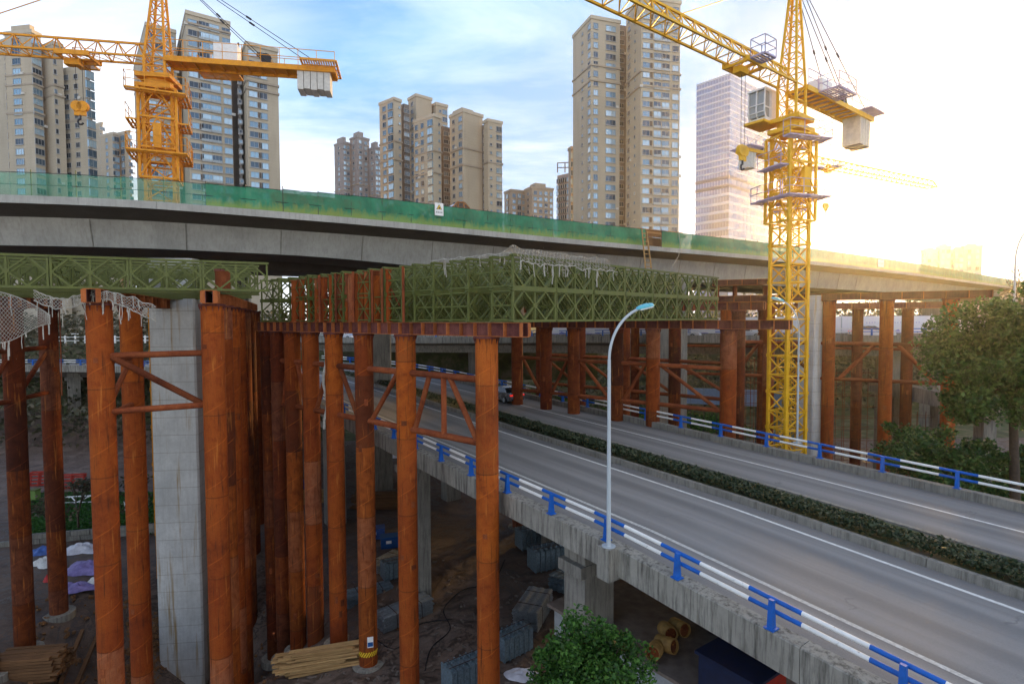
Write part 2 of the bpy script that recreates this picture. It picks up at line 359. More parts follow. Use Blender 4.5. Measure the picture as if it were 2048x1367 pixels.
wv_ = t.nd('ShaderNodeVectorMath', operation='ADD'); t.l.new(t.co('UV', (1.2, 0.5, 1)), wv_.inputs[0]); nz = t.nd('ShaderNodeTexNoise'); t.l.new(t.co('UV'), nz.inputs['Vector']); nz.inputs['Scale'].default_value = 0.9; nz.inputs['Detail'].default_value = 5
t.l.new(nz.outputs['Color'], wv_.inputs[1]); t.l.new(wv_.outputs[0], vo.inputs['Vector'])
crk = t.math('MULTIPLY', t.mr(vo.outputs['Distance'], 0.0, 0.006, 1.0, 0.0), t.mr(pat, 0.52, 0.62))
c = t.mix(t.math('MULTIPLY', crk, 0.4), c, (0.04, 0.04, 0.042))
oil = t.math('MULTIPLY', t.mr(t.noise(t.co('UV', (0.9, 0.9, 1)), 2.2, 4, 0.6), 0.66, 0.76), 0.35); c = t.mix(oil, c, (0.05, 0.05, 0.052))
t.col(c); t.bump(t.math('ADD', fine, grit), 0.3, 0.006); t.rough(t.mr(lng, 0.3, 0.7, 0.72, 0.9))
# bare earth of the yard, with wet tracks
t = NT('earth', 0.9, 0, 0.3); v = t.co('World'); a = t.noise(v, 0.11, 5, 0.6); b = t.noise(v, 1.1, 7, 0.65, 0.6); f = t.noise(v, 11, 5, 0.7); wv = t.noise(v, 0.32, 5, 0.7, 1.2)
c = t.mix(t.mr(a, 0.35, 0.65), (0.105, 0.074, 0.058), (0.195, 0.145, 0.118)); c = t.mix(t.mr(b, 0.45, 0.7, 0, 0.6), c, (0.050, 0.034, 0.026)); c = t.mix(t.mr(f, 0.55, 0.75, 0, 0.6), c, (0.25, 0.21, 0.18))
wet = t.mr(t.math('ABSOLUTE', t.math('SUBTRACT', wv, 0.5)), 0.008, 0.035, 1.0, 0.0)
c = t.mix(t.math('MULTIPLY', wet, 0.75), c, (0.028, 0.02, 0.016)); t.col(c); t.rough(t.mr(wet, 0, 1, 0.92, 0.35)); t.bump(t.math('ADD', b, t.math('MULTIPLY', f, 0.5)), 0.5, 0.06)
t = NT('bank_soil', 0.95); v = t.co('World'); a = t.noise(v, 0.4, 6, 0.65); t.col(t.ramp(a, [(0.35, (0.05, 0.045, 0.03)), (0.5, (0.07, 0.085, 0.03)), (0.65, (0.16, 0.13, 0.09))])); t.bump(a, 0.5, 0.2)
# green debris netting
for nm, base, al in (('net_thin', (0.07, 0.31, 0.20), 0.50), ('net_thick', (0.030, 0.20, 0.105), 0.90)):
    t = NT(nm, 0.8); v = t.co('World'); a = t.noise(v, 0.7, 5, 0.6); b = t.noise(t.co('World', (1, 1, 0.4)), 3, 5, 0.7)
    c = t.mix(t.mr(a, 0.35, 0.7), [q * 0.75 for q in base], [min(1, q * 1.25) for q in base])
    if nm == 'net_thick':
        uz = t.sep(t.co('UV'))[1]
        moss = t.math('MULTIPLY', t.mr(t.math('ADD', uz, t.math('MULTIPLY', b, 0.9)), 0.55, 0.85, 1.0, 0.0), 0.75)
        c = t.mix(moss, c, (0.24, 0.33, 0.07))
    t.col(c); t.alpha(t.mr(b, 0.3, 0.7, al - 0.08, min(1, al + 0.1)))
    tl = t.nd('ShaderNodeBsdfTranslucent')
# facade and glass
def facade(name, c, c2, tile=True):
    t = NT(name, 0.75, 0, 0.3); v = t.co('Object'); a = t.noise(v, 0.05, 4, 0.6); b = t.noise(t.co('Object', (1, 1, 0.12)), 0.5, 5, 0.6)
    k = t.mix(t.mr(a, 0.3, 0.7), c, c2); k = t.mix(t.mr(b, 0.5, 0.75, 0, 0.3), k, [q * 0.62 for q in c])
    z = t.sep(v)[2]
    ln = t.mr(t.math('ABSOLUTE', t.math('SUBTRACT', t.math('FRACT', t.math('DIVIDE', z, 1.0)), 0.5)), 0.0, 0.06, 1.0, 0.0)
    k = t.mix(t.math('MULTIPLY', ln, 0.22), k, [q * 0.5 for q in c]); t.col(k); return t.m
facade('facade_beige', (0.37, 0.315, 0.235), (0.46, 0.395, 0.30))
facade('facade_trim', (0.42, 0.365, 0.28), (0.48, 0.42, 0.33))
facade('facade_grey', (0.22, 0.195, 0.19), (0.29, 0.26, 0.25))
facade('facade_taupe', (0.30, 0.25, 0.195), (0.38, 0.32, 0.25))
facade('facade_recess_shade', (0.14, 0.12, 0.105), (0.19, 0.165, 0.145))  # recess walls: their shade is put into a darker facade colour
facade('facade_pale', (0.52, 0.46, 0.42), (0.58, 0.52, 0.47))
t = NT('window_glass', 0.08, 0.0, 0.9); r = t.rnd()
t.col(t.ramp(r, [(0.0, (0.015, 0.025, 0.04)), (0.22, (0.05, 0.09, 0.14)), (0.55, (0.22, 0.36, 0.48)), (1.0, (0.42, 0.56, 0.66))])); t.b.inputs['Metallic'].default_value = 0.35
t = NT('window_glass_dark', 0.1, 0.2, 0.7); r = t.rnd(); t.col(t.ramp(r, [(0.0, (0.02, 0.025, 0.035)), (0.7, (0.05, 0.065, 0.085)), (1.0, (0.20, 0.26, 0.32))]))
plainm('window_frame', (0.36, 0.36, 0.36), 0.5, 0.2, 0.1)
plainm('balcony_glass', (0.30, 0.34, 0.36), 0.25, 0.1, 0.2)
plainm('cab_glass', (0.30, 0.31, 0.30), 0.12, 0.0, 0.1, 2, 0.6)
plainm('window_louvre', (0.10, 0.075, 0.06), 0.7, 0, 0.2)
t = NT('tower_glass', 0.12, 0.5, 0.6); a = t.noise(t.co('Object'), 0.12, 4, 0.6); t.col(t.mix(t.mr(a, 0.3, 0.7), (0.17, 0.21, 0.36), (0.27, 0.33, 0.50)))
plainm('tower_band', (0.56, 0.59, 0.68), 0.4, 0, 0.05, 0.2)
plainm('tower_band_dark', (0.17, 0.15, 0.19), 0.5, 0, 0.1, 0.2)
leafm('leaf_tree', (0.014, 0.036, 0.008), (0.040, 0.105, 0.020), (0.095, 0.190, 0.040), 0.2)
leafm('leaf_bright', (0.014, 0.04, 0.008), (0.04, 0.12, 0.018), (0.10, 0.23, 0.035))
leafm('leaf_hedge', (0.012, 0.024, 0.010), (0.035, 0.060, 0.024), (0.11, 0.115, 0.065), 0.2)
leafm('leaf_wood', (0.03, 0.035, 0.018), (0.075, 0.075, 0.035), (0.16, 0.13, 0.085), 0.2)
leafm('grass', (0.012, 0.05, 0.006), (0.03, 0.12, 0.012), (0.07, 0.19, 0.03), 0.2)
plainm('bark', (0.075, 0.055, 0.04), 0.9, 0, 0.35, 6)
M = MAT

# ------------------------------------------------------------------ ground
def sstep(a, b, x):
    q = max(0.0, min(1.0, (x - a) / (b - a))); return q * q * (3 - 2 * q)
def gz(x, y):
    d = y + 0.25 * abs(x)
    bank = 15.0 * sstep(104, 124, y - 0.10 * x + (14 if x < -40 else 0))
    pit = -9.5 * math.exp(-(((x + 21.0) / 6.0) ** 2 + ((y - 37.5) / 6.0) ** 2)) - 0.8 * math.exp(-(((x + 8) / 7.0) ** 2 + ((y - 31) / 6.0) ** 2))
    return 0.5 + pit + 0.22 * noise.noise((x * 0.09, y * 0.09, 0)) + 0.06 * noise.noise((x * 0.6, y * 0.6, 3)) + bank
mb = MB(); xs = [-1500, -700, -350, -200] + [i * 2.4 - 150 for i in range(135)] + [200, 350, 700, 1500]; ys = [-60, -20] + [i * 2.0 for i in range(75)] + [160, 190, 260, 400, 800, 1600]
for yy in ys:
    for xx in xs: mb.v.append((xx, yy, gz(xx, yy)))
nx = len(xs)
mb.f = [(j * nx + i, j * nx + i + 1, (j + 1) * nx + i + 1, (j + 1) * nx + i) for j in range(len(ys) - 1) for i in range(nx - 1)]; 
mb.m = [1 if ys[f[0] // nx] > 88 else 0 for f in mb.f]
g = mb.build('ground', [M['earth'], M['bank_soil']], smooth=60); kind(g, 'structure')

# ------------------------------------------------------------------ lower road viaduct
OR = Vector((3.5, 21.16)); RD = Vector((-0.579, 0.815)).normalized()
S_ARC, R_ARC = 50.0, 62.0
A0 = math.atan2(RD.y, RD.x); A_MAX = R_(52)
def road(s, lat, dz=0.0):
    """s metres along the near kerb, lat metres to the far side, dz above the carriageway"""
    if s <= S_ARC: p = OR + RD * s; a = A0
    else:
        p0 = OR + RD * S_ARC; th = min((s - S_ARC) / R_ARC, A_MAX); a = A0 + th
        c = p0 + Vector((-math.sin(A0), math.cos(A0))) * R_ARC
        p = c + Vector((math.sin(a), -math.cos(a))) * R_ARC
        ex = (s - S_ARC) - A_MAX * R_ARC
        if ex > 0: p = p + Vector((math.cos(a), math.sin(a))) * ex
    n = Vector((math.sin(a), -math.cos(a)))
    z = 11.3 + 0.026 * (s if s < 42 else 42 + 16 * (1 - math.exp(-(s - 42) / 16)))
    if s < 0: z += 0.042 * s * (1 - lat / 18.6)            # the near lane dips and tilts towards the camera
    q = p + n * lat
    return Vector((q.x, q.y, z + dz))
def srange(a, b, st):
    n = max(1, int(math.ceil((b - a) / st))); return [a + (b - a) * i / n for i in range(n + 1)]
def sweep(prof, ss, fn=road, closed=True, uv=False, caps=True):
    mb = MB(); n = len(prof)
    for s in ss:
        for l, z in prof: mb.v.append(tuple(fn(s, l, z)))
    m = n if closed else n - 1
    for i in range(len(ss) - 1):
        for k in range(m):
            a, b = i * n + k, i * n + (k + 1) % n; mb.f.append((a, b, b + n, a + n))
    if closed and caps: mb.f += [tuple(range(n)), tuple(range(len(ss) * n - 1, (len(ss) - 1) * n - 1, -1))]
    mb.m = [0] * len(mb.f); return mb
def uvd(o, pts):     # pts per vertex
    me = o.data; ul = me.uv_layers.new(name='UVMap')
    for lp in me.loops: ul.data[lp.index].uv = pts[lp.vertex_index]
W1, K0, K1, W2 = 0.48, 8.72, 11.75, 18.45
S0, S1 = -24, 150
ss = srange(S0, S1, 2.0)
for nm, l0, l1 in (('road', W1, K0), ('road', K1, W2)):
    prof = [(l0 + (l1 - l0) * i / 6, 0.0) for i in range(7)]
    o = sweep(prof, ss, closed=False).build(nm, M['asphalt']); uvd(o, [(l + 3 * (l0 > 5), s) for s in ss for l, _ in prof]); kind(o, 'structure')
    lines = [(2.62, 2.80, 'road_paint_worn'), (7.80, 7.96, 'road_paint')] if l0 < 5 else [(12.4, 12.5, 'road_paint_worn'), (15.6, 15.74, 'road_paint')]
    for a, b, mm in lines: sweep([(a, 0.004), (b, 0.004)], srange(S0, S1, 1.5), closed=False).build('lane_line', M[mm], o)
via = thing('ramp_viaduct', 'grey concrete ramp viaduct carrying the two lane road with blue and white rails', 'viaduct')
sweep([(0.12, -0.02), (8.6, -0.02), (11.9, -0.02), (18.6, -0.02), (18.6, -0.55), (16.2, -1.0), (15.4, -2.0), (3.4, -2.0), (2.6, -1.0), (0.12, -0.5)], ss).build('deck', M['concrete_soffit_shade'], via)
def panels(prof, s0, s1, ln, name, mat, parent, gap=0.02):
    s = s0
    while s < s1 - 0.1:
        e = min(s1, s + ln); sweep(prof, srange(s + gap / 2, e - gap / 2, 1.4)).build(name, mat, parent); s = e
panels([(-0.02, 0.24), (0.46, 0.26), (0.46, -0.5), (0.02, -0.80), (-0.06, -0.80), (-0.06, 0.2)], -24, 60, 3.3, 'parapet_panel', M['concrete_parapet'], via)
panels([(18.40, 0.42), (18.84, 0.42), (18.86, -0.8), (18.6, -0.8), (18.40, -0.4)], -24, 150, 6.6, 'parapet_panel', M['concrete_old'], via)
panels([(-0.02, 0.24), (0.46, 0.26), (0.46, -0.5), (0.02, -0.80), (-0.06, -0.80), (-0.06, 0.2)], 60, 150, 6.6, 'parapet_panel', M['concrete_parapet'], via)
panels([(K0, -0.01), (K0 + 0.02, 0.31), (K0 + 0.26, 0.31), (K0 + 0.27, 0.22), (K0 + 0.28, -0.01)], -24, 110, 3.3, 'kerb_block', M['concrete_old'], via)
panels([(K1 - 0.28, -0.01), (K1 - 0.26, 0.30), (K1 - 0.02, 0.30), (K1, -0.01)], -24, 110, 3.3, 'kerb_block', M['concrete_old'], via)
sweep([(K0 + 0.28, -0.01), (K0 + 0.28, 0.22), (K1 - 0.28, 0.22), (K1 - 0.28, -0.01)], srange(-24, 110, 3)).build('planting_bed', M['bank_soil'], via)
for s, l in ((2.9, 1.9), (2.9, 14.5), (20.5, 1.9), (20.5, 14.5), (38, 1.9), (38, 14.5), (56, 3), (56, 14), (80, 3), (80, 14), (104, 3), (104, 14), (-14.5, 1.9)):
    p = road(s, l, -1.2); mb = MB(); hgt = p.z - 0.2
    mb.box((0, 0, 0.2 + hgt / 2 - 0.3), (1.35, 1.7, hgt + 0.6)); mb.box((0, 0, hgt - 0.75), (1.5, 2.3, 0.5))
    mb.build('pier', M['concrete_old'], via, loc=(p.x, p.y, 0)).rotation_euler = (0, 0, A0)
# lamp plinth on the near parapet
mb = MB(); mb.box((0, 0, -0.35), (0.62, 0.62, 1.2)); pl = mb.build('lamp_plinth', M['concrete_parapet'], via); pl.location = road(-0.42, -0.22, 0.0); pl.rotation_euler = (0, 0, A0)

def railing(lat, base, s0, s1, step, label, sphase=0.0, outer=-1, near=True):
    t = thing('guard_railing', label, 'railing', road(0, lat, base))
    o0 = Vector(t.location)
    s = s0
    posts = []
    while s <= s1: posts.append(s); s += step
    for s in posts:
        p = road(s, lat, base); q = road(s + 0.1, lat, base); d = (q - p).normalized(); n = Vector((d.y, -d.x, 0)) * 1.0
        mb = MB()
        mb.prism([p - n * 0.13 - d * 0.07 - o0, p + n * 0.13 - d * 0.07 - o0, p + n * 0.06 - d * 0.07 + Vector((0, 0, 0.84)) - o0, p - n * 0.05 - d * 0.07 + Vector((0, 0, 0.84)) - o0], d * 0.14)
        mb.bar(p - d * 0.15 - o0 + Vector((0, 0, 0.02)), p + d * 0.15 - o0 + Vector((0, 0, 0.02)), 0.32, 0.04)
        for h in (0.45, 0.78): mb.bar(p + n * 0.05 - o0 + Vector((0, 0, h)), p + n * 0.2 - o0 + Vector((0, 0, h)), 0.14, 0.08)
        mb.build('post', M['rail_blue'], t)
    for h in (0.45, 0.78):
        for a, b in zip(posts, posts[1:]):
            w0, w1 = a + step * 0.24, b - step * 0.24
            off = lat + 0.17
            for x0, x1, mm, rr in ((a - step * 0.24, w0, 'rail_blue', 0.072), (w0, w1, 'rail_white', 0.067)):
                MB().path([road(q, off, base + h) - o0 for q in srange(x0, x1, 1.7)], rr, 8).build('rail', M[mm], t, smooth=50)
    return t
railing(0.08, 0.255, -16.5, 49.5, 3.3, 'blue and white railing on the near parapet beside the street lamp')
railing(18.58, 0.42, -22.0, 76.0, 3.3, 'blue and white railing along the far parapet beyond the hedge')
railing(0.08, 0.255, 60, 128, 4.0, 'distant blue and white railing on the ramp curving away at left')
railing(18.58, 0.42, 84, 140, 4.0, 'farthest blue and white railing behind the left rusted columns')

# ------------------------------------------------------------------ foliage helpers
def leaf_cloud(mb, pts, size, squash=1.0, droop=0.0):
    for p in pts:
        sz = size * random.uniform(0.6, 1.35)
        a = Vector((random.gauss(0, 1), random.gauss(0, 1), random.gauss(0, 0.7))).normalized()
        b = a.cross(Vector((random.gauss(0, 1), random.gauss(0, 1), random.gauss(0, 1)))).normalized()
        if droop: a.z -= droop; a.normalize()
        p = Vector(p); w_ = b * sz * 0.30
        mb.add([p - a * sz * 0.5, p + w_, p + a * sz * 0.5, p - w_], [(0, 1, 2, 3)])
def crown_pts(c, rad, n, lumps=26, lr=0.34):
    c = Vector(c); L = []
    for _ in range(lumps):
        d = Vector((random.gauss(0, 1), random.gauss(0, 1), random.gauss(0, 1))).normalized() * random.uniform(0.30, 1.12)
        L.append((c + Vector((d.x * rad[0], d.y * rad[1], d.z * rad[2])), random.uniform(0.45, 1.3) * lr * min(rad)))
    pts = []
    for _ in range(n):
        q, r = random.choice(L); d = Vector((random.gauss(0, 1), random.gauss(0, 1), random.gauss(0, 0.75))).normalized() * r * random.random() ** 0.4
        pts.append(q + d)
    return pts, L
def tree(name, label, base, c, rad, n, size, mat, cat='tree', trunk=0.22, lumps=26, lr=0.34, group=None, bark='bark'):
    t = thing(name, label, cat, base, 0, group); b = Vector(base); c = Vector(c) - b
    pts, L = crown_pts(c, rad, n, lumps, lr)
    mb = MB(); k = Vector((0, 0, 0)); top = c - Vector((0, 0, rad[2] * 0.35)); mid = top * 0.5 + Vector((random.uniform(-.2, .2), random.uniform(-.2, .2), 0))
    mb.tube(k - Vector((0, 0, 0.4)), mid, trunk, trunk * 0.8, 9); mb.tube(mid, top, trunk * 0.8, trunk * 0.55, 9)
    for q, r in L[:16]:
        m_ = top + (q - top) * 0.5 + Vector((0, 0, -0.1 * r)); mb.tube(top if random.random() < 0.6 else mid.lerp(top, 0.7), m_, trunk * 0.4, trunk * 0.22, 6); mb.tube(m_, q, trunk * 0.22, trunk * 0.06, 5)
    mb.build('trunk', M[bark], t, smooth=50)
    mb = MB(); leaf_cloud(mb, pts, size); mb.build('crown', M[mat], t)
    return t
# hedge in the median
mb = MB()
for _ in range(26000):
    s = random.uniform(-16, 70) if random.random() < 0.35 else random.uniform(-14, 22)
    u = random.random(); l = K0 + 0.42 + (K1 - K0 - 0.9) * u * 0.50
    top = 0.70 + 0.12 * noise.noise((s * 1.1, l, 0)) + 0.10 * noise.noise((s * 4, l * 3, 5))
    h = 0.25 + (top - 0.25) * random.random() ** 0.45
    wob = 0.10 * noise.noise((s * 1.7, h * 2, 9))
    leaf_cloud(mb, [road(s, l + wob, h)], 0.17)
h = mb.build('hedge', M['leaf_hedge']); tag(h, 'clipped dark green hedge running along the road median', 'hedge'); kind(h, 'stuff')

# ------------------------------------------------------------------ upper viaduct
UPT = [(-75, 22), (-50, 30.5), (-30.8, 34.2), (-25.4, 35.5), (-21.8, 36.9), (-12.1, 42.4), (-5.1, 47), (3.6, 53), (14.5, 59.8), (24.8, 66.2), (38, 75), (64.7, 94.5), (100, 122.5), (142, 157), (190, 200)]
def catmull(P, n=10):
    out = []
    for i in range(len(P) - 1):
        a, b, c, d = [Vector(P[max(0, min(len(P) - 1, i + k))]) for k in (-1, 0, 1, 2)]
        for j in range(n):
            u = j / n; out.append(0.5 * ((2 * b) + (c - a) * u + (2 * a - 5 * b + 4 * c - d) * u * u + (3 * b - a - 3 * c + d) * u ** 3))
    out.append(Vector(P[-1])); return out
UC = catmull(UPT)
for _ in range(6): UC = [UC[0]] + [(UC[i - 1] + UC[i] * 2 + UC[i + 1]) / 4 for i in range(1, len(UC) - 1)] + [UC[-1]]
UL = [0.0]
for a, b in zip(UC, UC[1:]): UL.append(UL[-1] + (b - a).length)
def up_path(s, lat=0.0, dz=0.0):
    s = max(0, min(UL[-1] - 0.01, s)); i = 0
    lo, hi = 0, len(UL) - 1
    while hi - lo > 1:
        m = (lo + hi) // 2
        if UL[m] <= s: lo = m
        else: hi = m
    u = (s - UL[lo]) / (UL[hi] - UL[lo]); p = UC[lo].lerp(UC[hi], u)
    d = (UC[min(lo + 2, len(UC) - 1)] - UC[max(0, lo - 1)]).normalized()
    return Vector((p.x - d.y * lat, p.y + d.x * lat, 27.5 + dz))
def s_of_px(px):
    best = min(range(0, int(UL[-1] * 4)), key=lambda k: abs((lambda q: CX + F * (q - CAM).dot(RT) / (q - CAM).dot(FW))(up_path(k / 4)) - px) if (up_path(k / 4) - CAM).dot(FW) > 1 else 1e9)
    return best / 4
uv_ = thing('upper_viaduct', 'new grey concrete box girder viaduct under construction with green netting', 'viaduct')
SU = srange(0, UL[-1] - 1, 2.0)
mb = MB(); n = 8
for s in SU:
    px = up_path(s).x; hh = 2.6 + 0.6 * sstep(-16, 0, px)
    for l, z in ((0, 0), (12, 0), (12, -0.3), (9.4, -0.75), (9.0, -hh), (3.2, -hh), (2.75, -0.80), (0, -0.40)): mb.v.append(tuple(up_path(s, l, z)))
for i in range(len(SU) - 1):
    for k in range(n):
        a, b = i * n + k, i * n + (k + 1) % n; mb.f.append((a, b, b + n, a + n))
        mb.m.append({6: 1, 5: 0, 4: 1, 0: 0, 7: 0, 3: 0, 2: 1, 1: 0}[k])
mb.build('box_girder', [M['concrete_web'], M['concrete_soffit_shade']], uv_)
mb = MB()
for s in SU:
    for l, z in ((12.5, 0), (25, 0), (25, -0.4), (22.2, -0.8), (21.8, -2.9), (15.6, -2.9), (15.2, -0.8), (12.5, -0.4)): mb.v.append(tuple(up_path(s, l, z)))
for i in range(len(SU) - 1):
    for k in range(n):
        a, b = i * n + k, i * n + (k + 1) % n; mb.f.append((a, b, b + n, a + n)); mb.m.append(0)
mb.build('rear_box_girder', M['concrete_soffit_shade'], uv_)
# casting joints on the web, edge cornice blocks
s = 4.0; k = 0
while s < UL[-1] - 8:
    ln = 4.2; sweep([(-0.05, 0.05), (0.32, 0.05), (0.32, 0.0), (-0.02, -0.42), (-0.05, -0.42)], srange(s + 0.008, s + ln - 0.008, 1.4), up_path).build('edge_block', M['concrete_web'], uv_); s += ln
for s in srange(12, 150, 6.3):
    px = up_path(s).x; hh = 2.6 + 0.6 * sstep(-16, 0, px)
    MB().bar(up_path(s, 2.72, -0.86), up_path(s, 3.16, -hh + 0.02), 0.05, 0.03, up=(0, 1, 0)).build('joint_strip', M['concrete_old'], uv_)
for x, y, d, w_, dp in ((357, 600, 40.7, 3.05, 2.2), (1322, 700, 69, 2.7, 2.4), (1356, 700, 64, 1.5, 1.6), (1625, 760, 53, 2.0, 2.0), (1870, 700, 97, 3, 3), (760, 650, 64.5, 2.2, 2.0)):
    p = at(x, y, d); mb = MB(); ztop = 24.3 if d > 45 or d < 45 else 22.0
    if 45 < d < 60: ztop = 22.0
    b = 0.12
    zb = -14.0
    mb.prism([(q[0], q[1], zb) for q in ((-w_ / 2 + b, -dp / 2, 0), (w_ / 2 - b, -dp / 2, 0), (w_ / 2, -dp / 2 + b, 0), (w_ / 2, dp / 2 - b, 0), (w_ / 2 - b, dp / 2, 0), (-w_ / 2 + b, dp / 2, 0), (-w_ / 2, dp / 2 - b, 0), (-w_ / 2, -dp / 2 + b, 0))], (0, 0, ztop - zb))
    pr = mb.build('pier', M['concrete_new'] if d < 60 else M['concrete_old'], uv_, loc=(p.x, p.y, 0))
    pr.rotation_euler = (0, 0, R_(6 if d < 45 else 20))
# green netting: panels between posts
net = thing('debris_netting', 'green debris netting on posts along the edge of the new viaduct', 'netting')
s_a, s_b, s_r = s_of_px(362), s_of_px(1275), s_of_px(1300)
s = 2.0
while s < UL[-1] - 6:
    e = s + 2.4
    gapq = s_b <= s <= s_b + 2.2
    hN = 1.50 + 0.30 * sstep(s_a - 4, s_a + 14, s)
    po = MB(); po.tube(up_path(s, 0.25, 0.05), up_path(s, 0.25, hN + random.uniform(0.0, 0.25)), 0.028, n=6); po.build('post', M['dark_metal'] if s > s_a else M['bailey_green'], net)
    if not gapq:
        nu, nv = 8, 6; mb = MB(); uvp = []
        for i in range(nu + 1):
            for j in range(nv + 1):
                u, v_ = i / nu, j / nv; ss_ = s + 2.4 * u
                bl = 0.10 * math.sin(PI * u) * math.sin(PI * v_) * random.uniform(0.2, 1.1) + 0.05 * noise.noise((ss_ * 1.3, v_ * 3, 0))
                sag = 0.09 * math.sin(PI * u) * (v_ > 0.99) * random.uniform(0.3, 1)
                mb.v.append(tuple(up_path(ss_, 0.22 - bl, 0.06 + (hN - 0.04) * v_ - sag))); uvp.append((ss_, v_))
        mb.f = [(i * (nv + 1) + j, (i + 1) * (nv + 1) + j, (i + 1) * (nv + 1) + j + 1, i * (nv + 1) + j + 1) for i in range(nu) for j in range(nv)]; mb.m = [0] * len(mb.f)
        o = mb.build('net_panel', M['net_thin'] if s < s_a else M['net_thick'], net, smooth=80); uvd(o, uvp)
        for hh in (0.75, hN - 0.02): MB().tube(up_path(s, 0.2, hh), up_path(e, 0.2, hh), 0.018, n=5).build('wire', M['dark_metal'], net)
    s = e
# red fence behind the netting
rf = thing('site_fence', 'low red sheet fence behind the green netting on the viaduct', 'fence')
sa, sb = s_of_px(560), s_of_px(725); k = sa
while k < sb:
    a, b = up_path(k, 5.0, 0.0), up_path(k + 1.8, 5.0, 0.0); MB().prism([a, b, b + Vector((0, 0, 2.42)), a + Vector((0, 0, 2.42))], Vector((0.02, 0.05, 0))).build('panel', M['fence_red'], rf); k += 1.83

# ------------------------------------------------------------------ rusted trestles
DIA = 1.06
def column(t, p, ztop, o0, mat='rust_orange', zb=None, r=DIA / 2, foot=True):
    zb = gz(p.x, p.y) - 0.3 if zb is None else zb
    c = MB().tube((0, 0, zb), (0, 0, ztop - 0.06), r, n=20).build('column', M[mat], t, smooth=50, loc=(p.x - o0.x, p.y - o0.y, -o0.z))
    MB().tube((0, 0, ztop - 0.10), (0, 0, ztop - 0.002), r + 0.09, n=20).build('cap_plate', M['rust_beam'], c, smooth=40)
    mb = MB()
    for k in range(12):
        a = 2 * PI * k / 12; e = Vector((math.cos(a), math.sin(a), 0))
        mb.prism([e * r + Vector((0, 0, ztop - 0.11)), e * (r + 0.085) + Vector((0, 0, ztop - 0.11)), e * r + Vector((0, 0, ztop - 0.36))], e.cross(Vector((0, 0, 1))) * 0.02)
    mb.build('stiffener_ring', M['rust_beam'], c)
    if foot: MB().tube((0, 0, zb - 0.1), (0, 0, zb + 0.38), r + 0.42, r + 0.40, n=20).build('footing', M['concrete_old'], c, smooth=40)
    for k in range(random.randint(2, 4)):              # welded patch plates
        z = random.uniform(zb + 2, ztop - 2); a0 = random.uniform(-2.6, -0.4); w_ = random.uniform(0.3, 0.55); hh = random.uniform(0.2, 0.45)
        mb = MB(); nn = 4; vs = []
        for rr in (r + 0.004, r + 0.018):
            for i in range(nn + 1):
                a = a0 + w_ * i / nn
                for zz in (z, z + hh): vs.append((rr * math.cos(a), rr * math.sin(a), zz))
        q = 2 * (nn + 1); fs = []
        for i in range(nn): fs += [(q + 2 * i, q + 2 * i + 2, q + 2 * i + 3, q + 2 * i + 1)]
        fs += [(2 * i, q + 2 * i, q + 2 * i + 2, 2 * i + 2) for i in range(nn)] + [(2 * i + 1, 2 * i + 3, q + 2 * i + 3, q + 2 * i + 1) for i in range(nn)] + [(0, 1, q + 1, q), (2 * nn, q + 2 * nn, q + 2 * nn + 1, 2 * nn + 1)]
        mb.add(vs, fs); mb.build('patch_plate', M['rust_brace'], c)
    return c
def brace(t, a, b, o0, r=0.17, mat='rust_brace'):
    a, b = Vector(a) - o0, Vector(b) - o0; d = (b - a); L = d.length
    o = MB().tube((0, 0, 0), (0, 0, L), r, n=12).build('brace', M[mat], t, smooth=50)
    o.rotation_euler = d.to_track_quat('Z', 'Y').to_euler(); o.location = a; return o
def cap_beam(t, a, b, ztop, o0, h=0.64, w_=0.62, step=0.92, mat='rust_beam', name='cap_beam'):
    a, b = Vector((a.x, a.y, 0)), Vector((b.x, b.y, 0)); d = b - a; L = d.length; ang = math.atan2(d.y, d.x)
    o = link(name, None, t, (a.x - o0.x, a.y - o0.y, ztop - o0.z), (0, 0, ang))
    mb = MB()
    for y in (-w_ * 0.26, w_ * 0.26): mb.box((L / 2, y, -h / 2), (L, 0.025, h - 0.06))
    mb.build('web', M[mat], o)
    for z in (-0.015, -h + 0.015): MB().box((L / 2, 0, z), (L, w_, 0.03)).build('flange', M['rust_edge'], o)
    sm = MB().box((0, 0, 0), (0.035, 0.20, h - 0.066)).mesh('stiffener', M['rust_edge'])
    n = int(L / step)
    for i in range(n + 1):
        for y in (-w_ * 0.26 - 0.115, w_ * 0.26 + 0.115): link('stiffener', sm, o, (min(L - 0.02, 0.02 + i * (L - 0.04) / n), y, -h / 2))
    return o
def P2(x, y, z=0.0): return Vector((x, y, z))
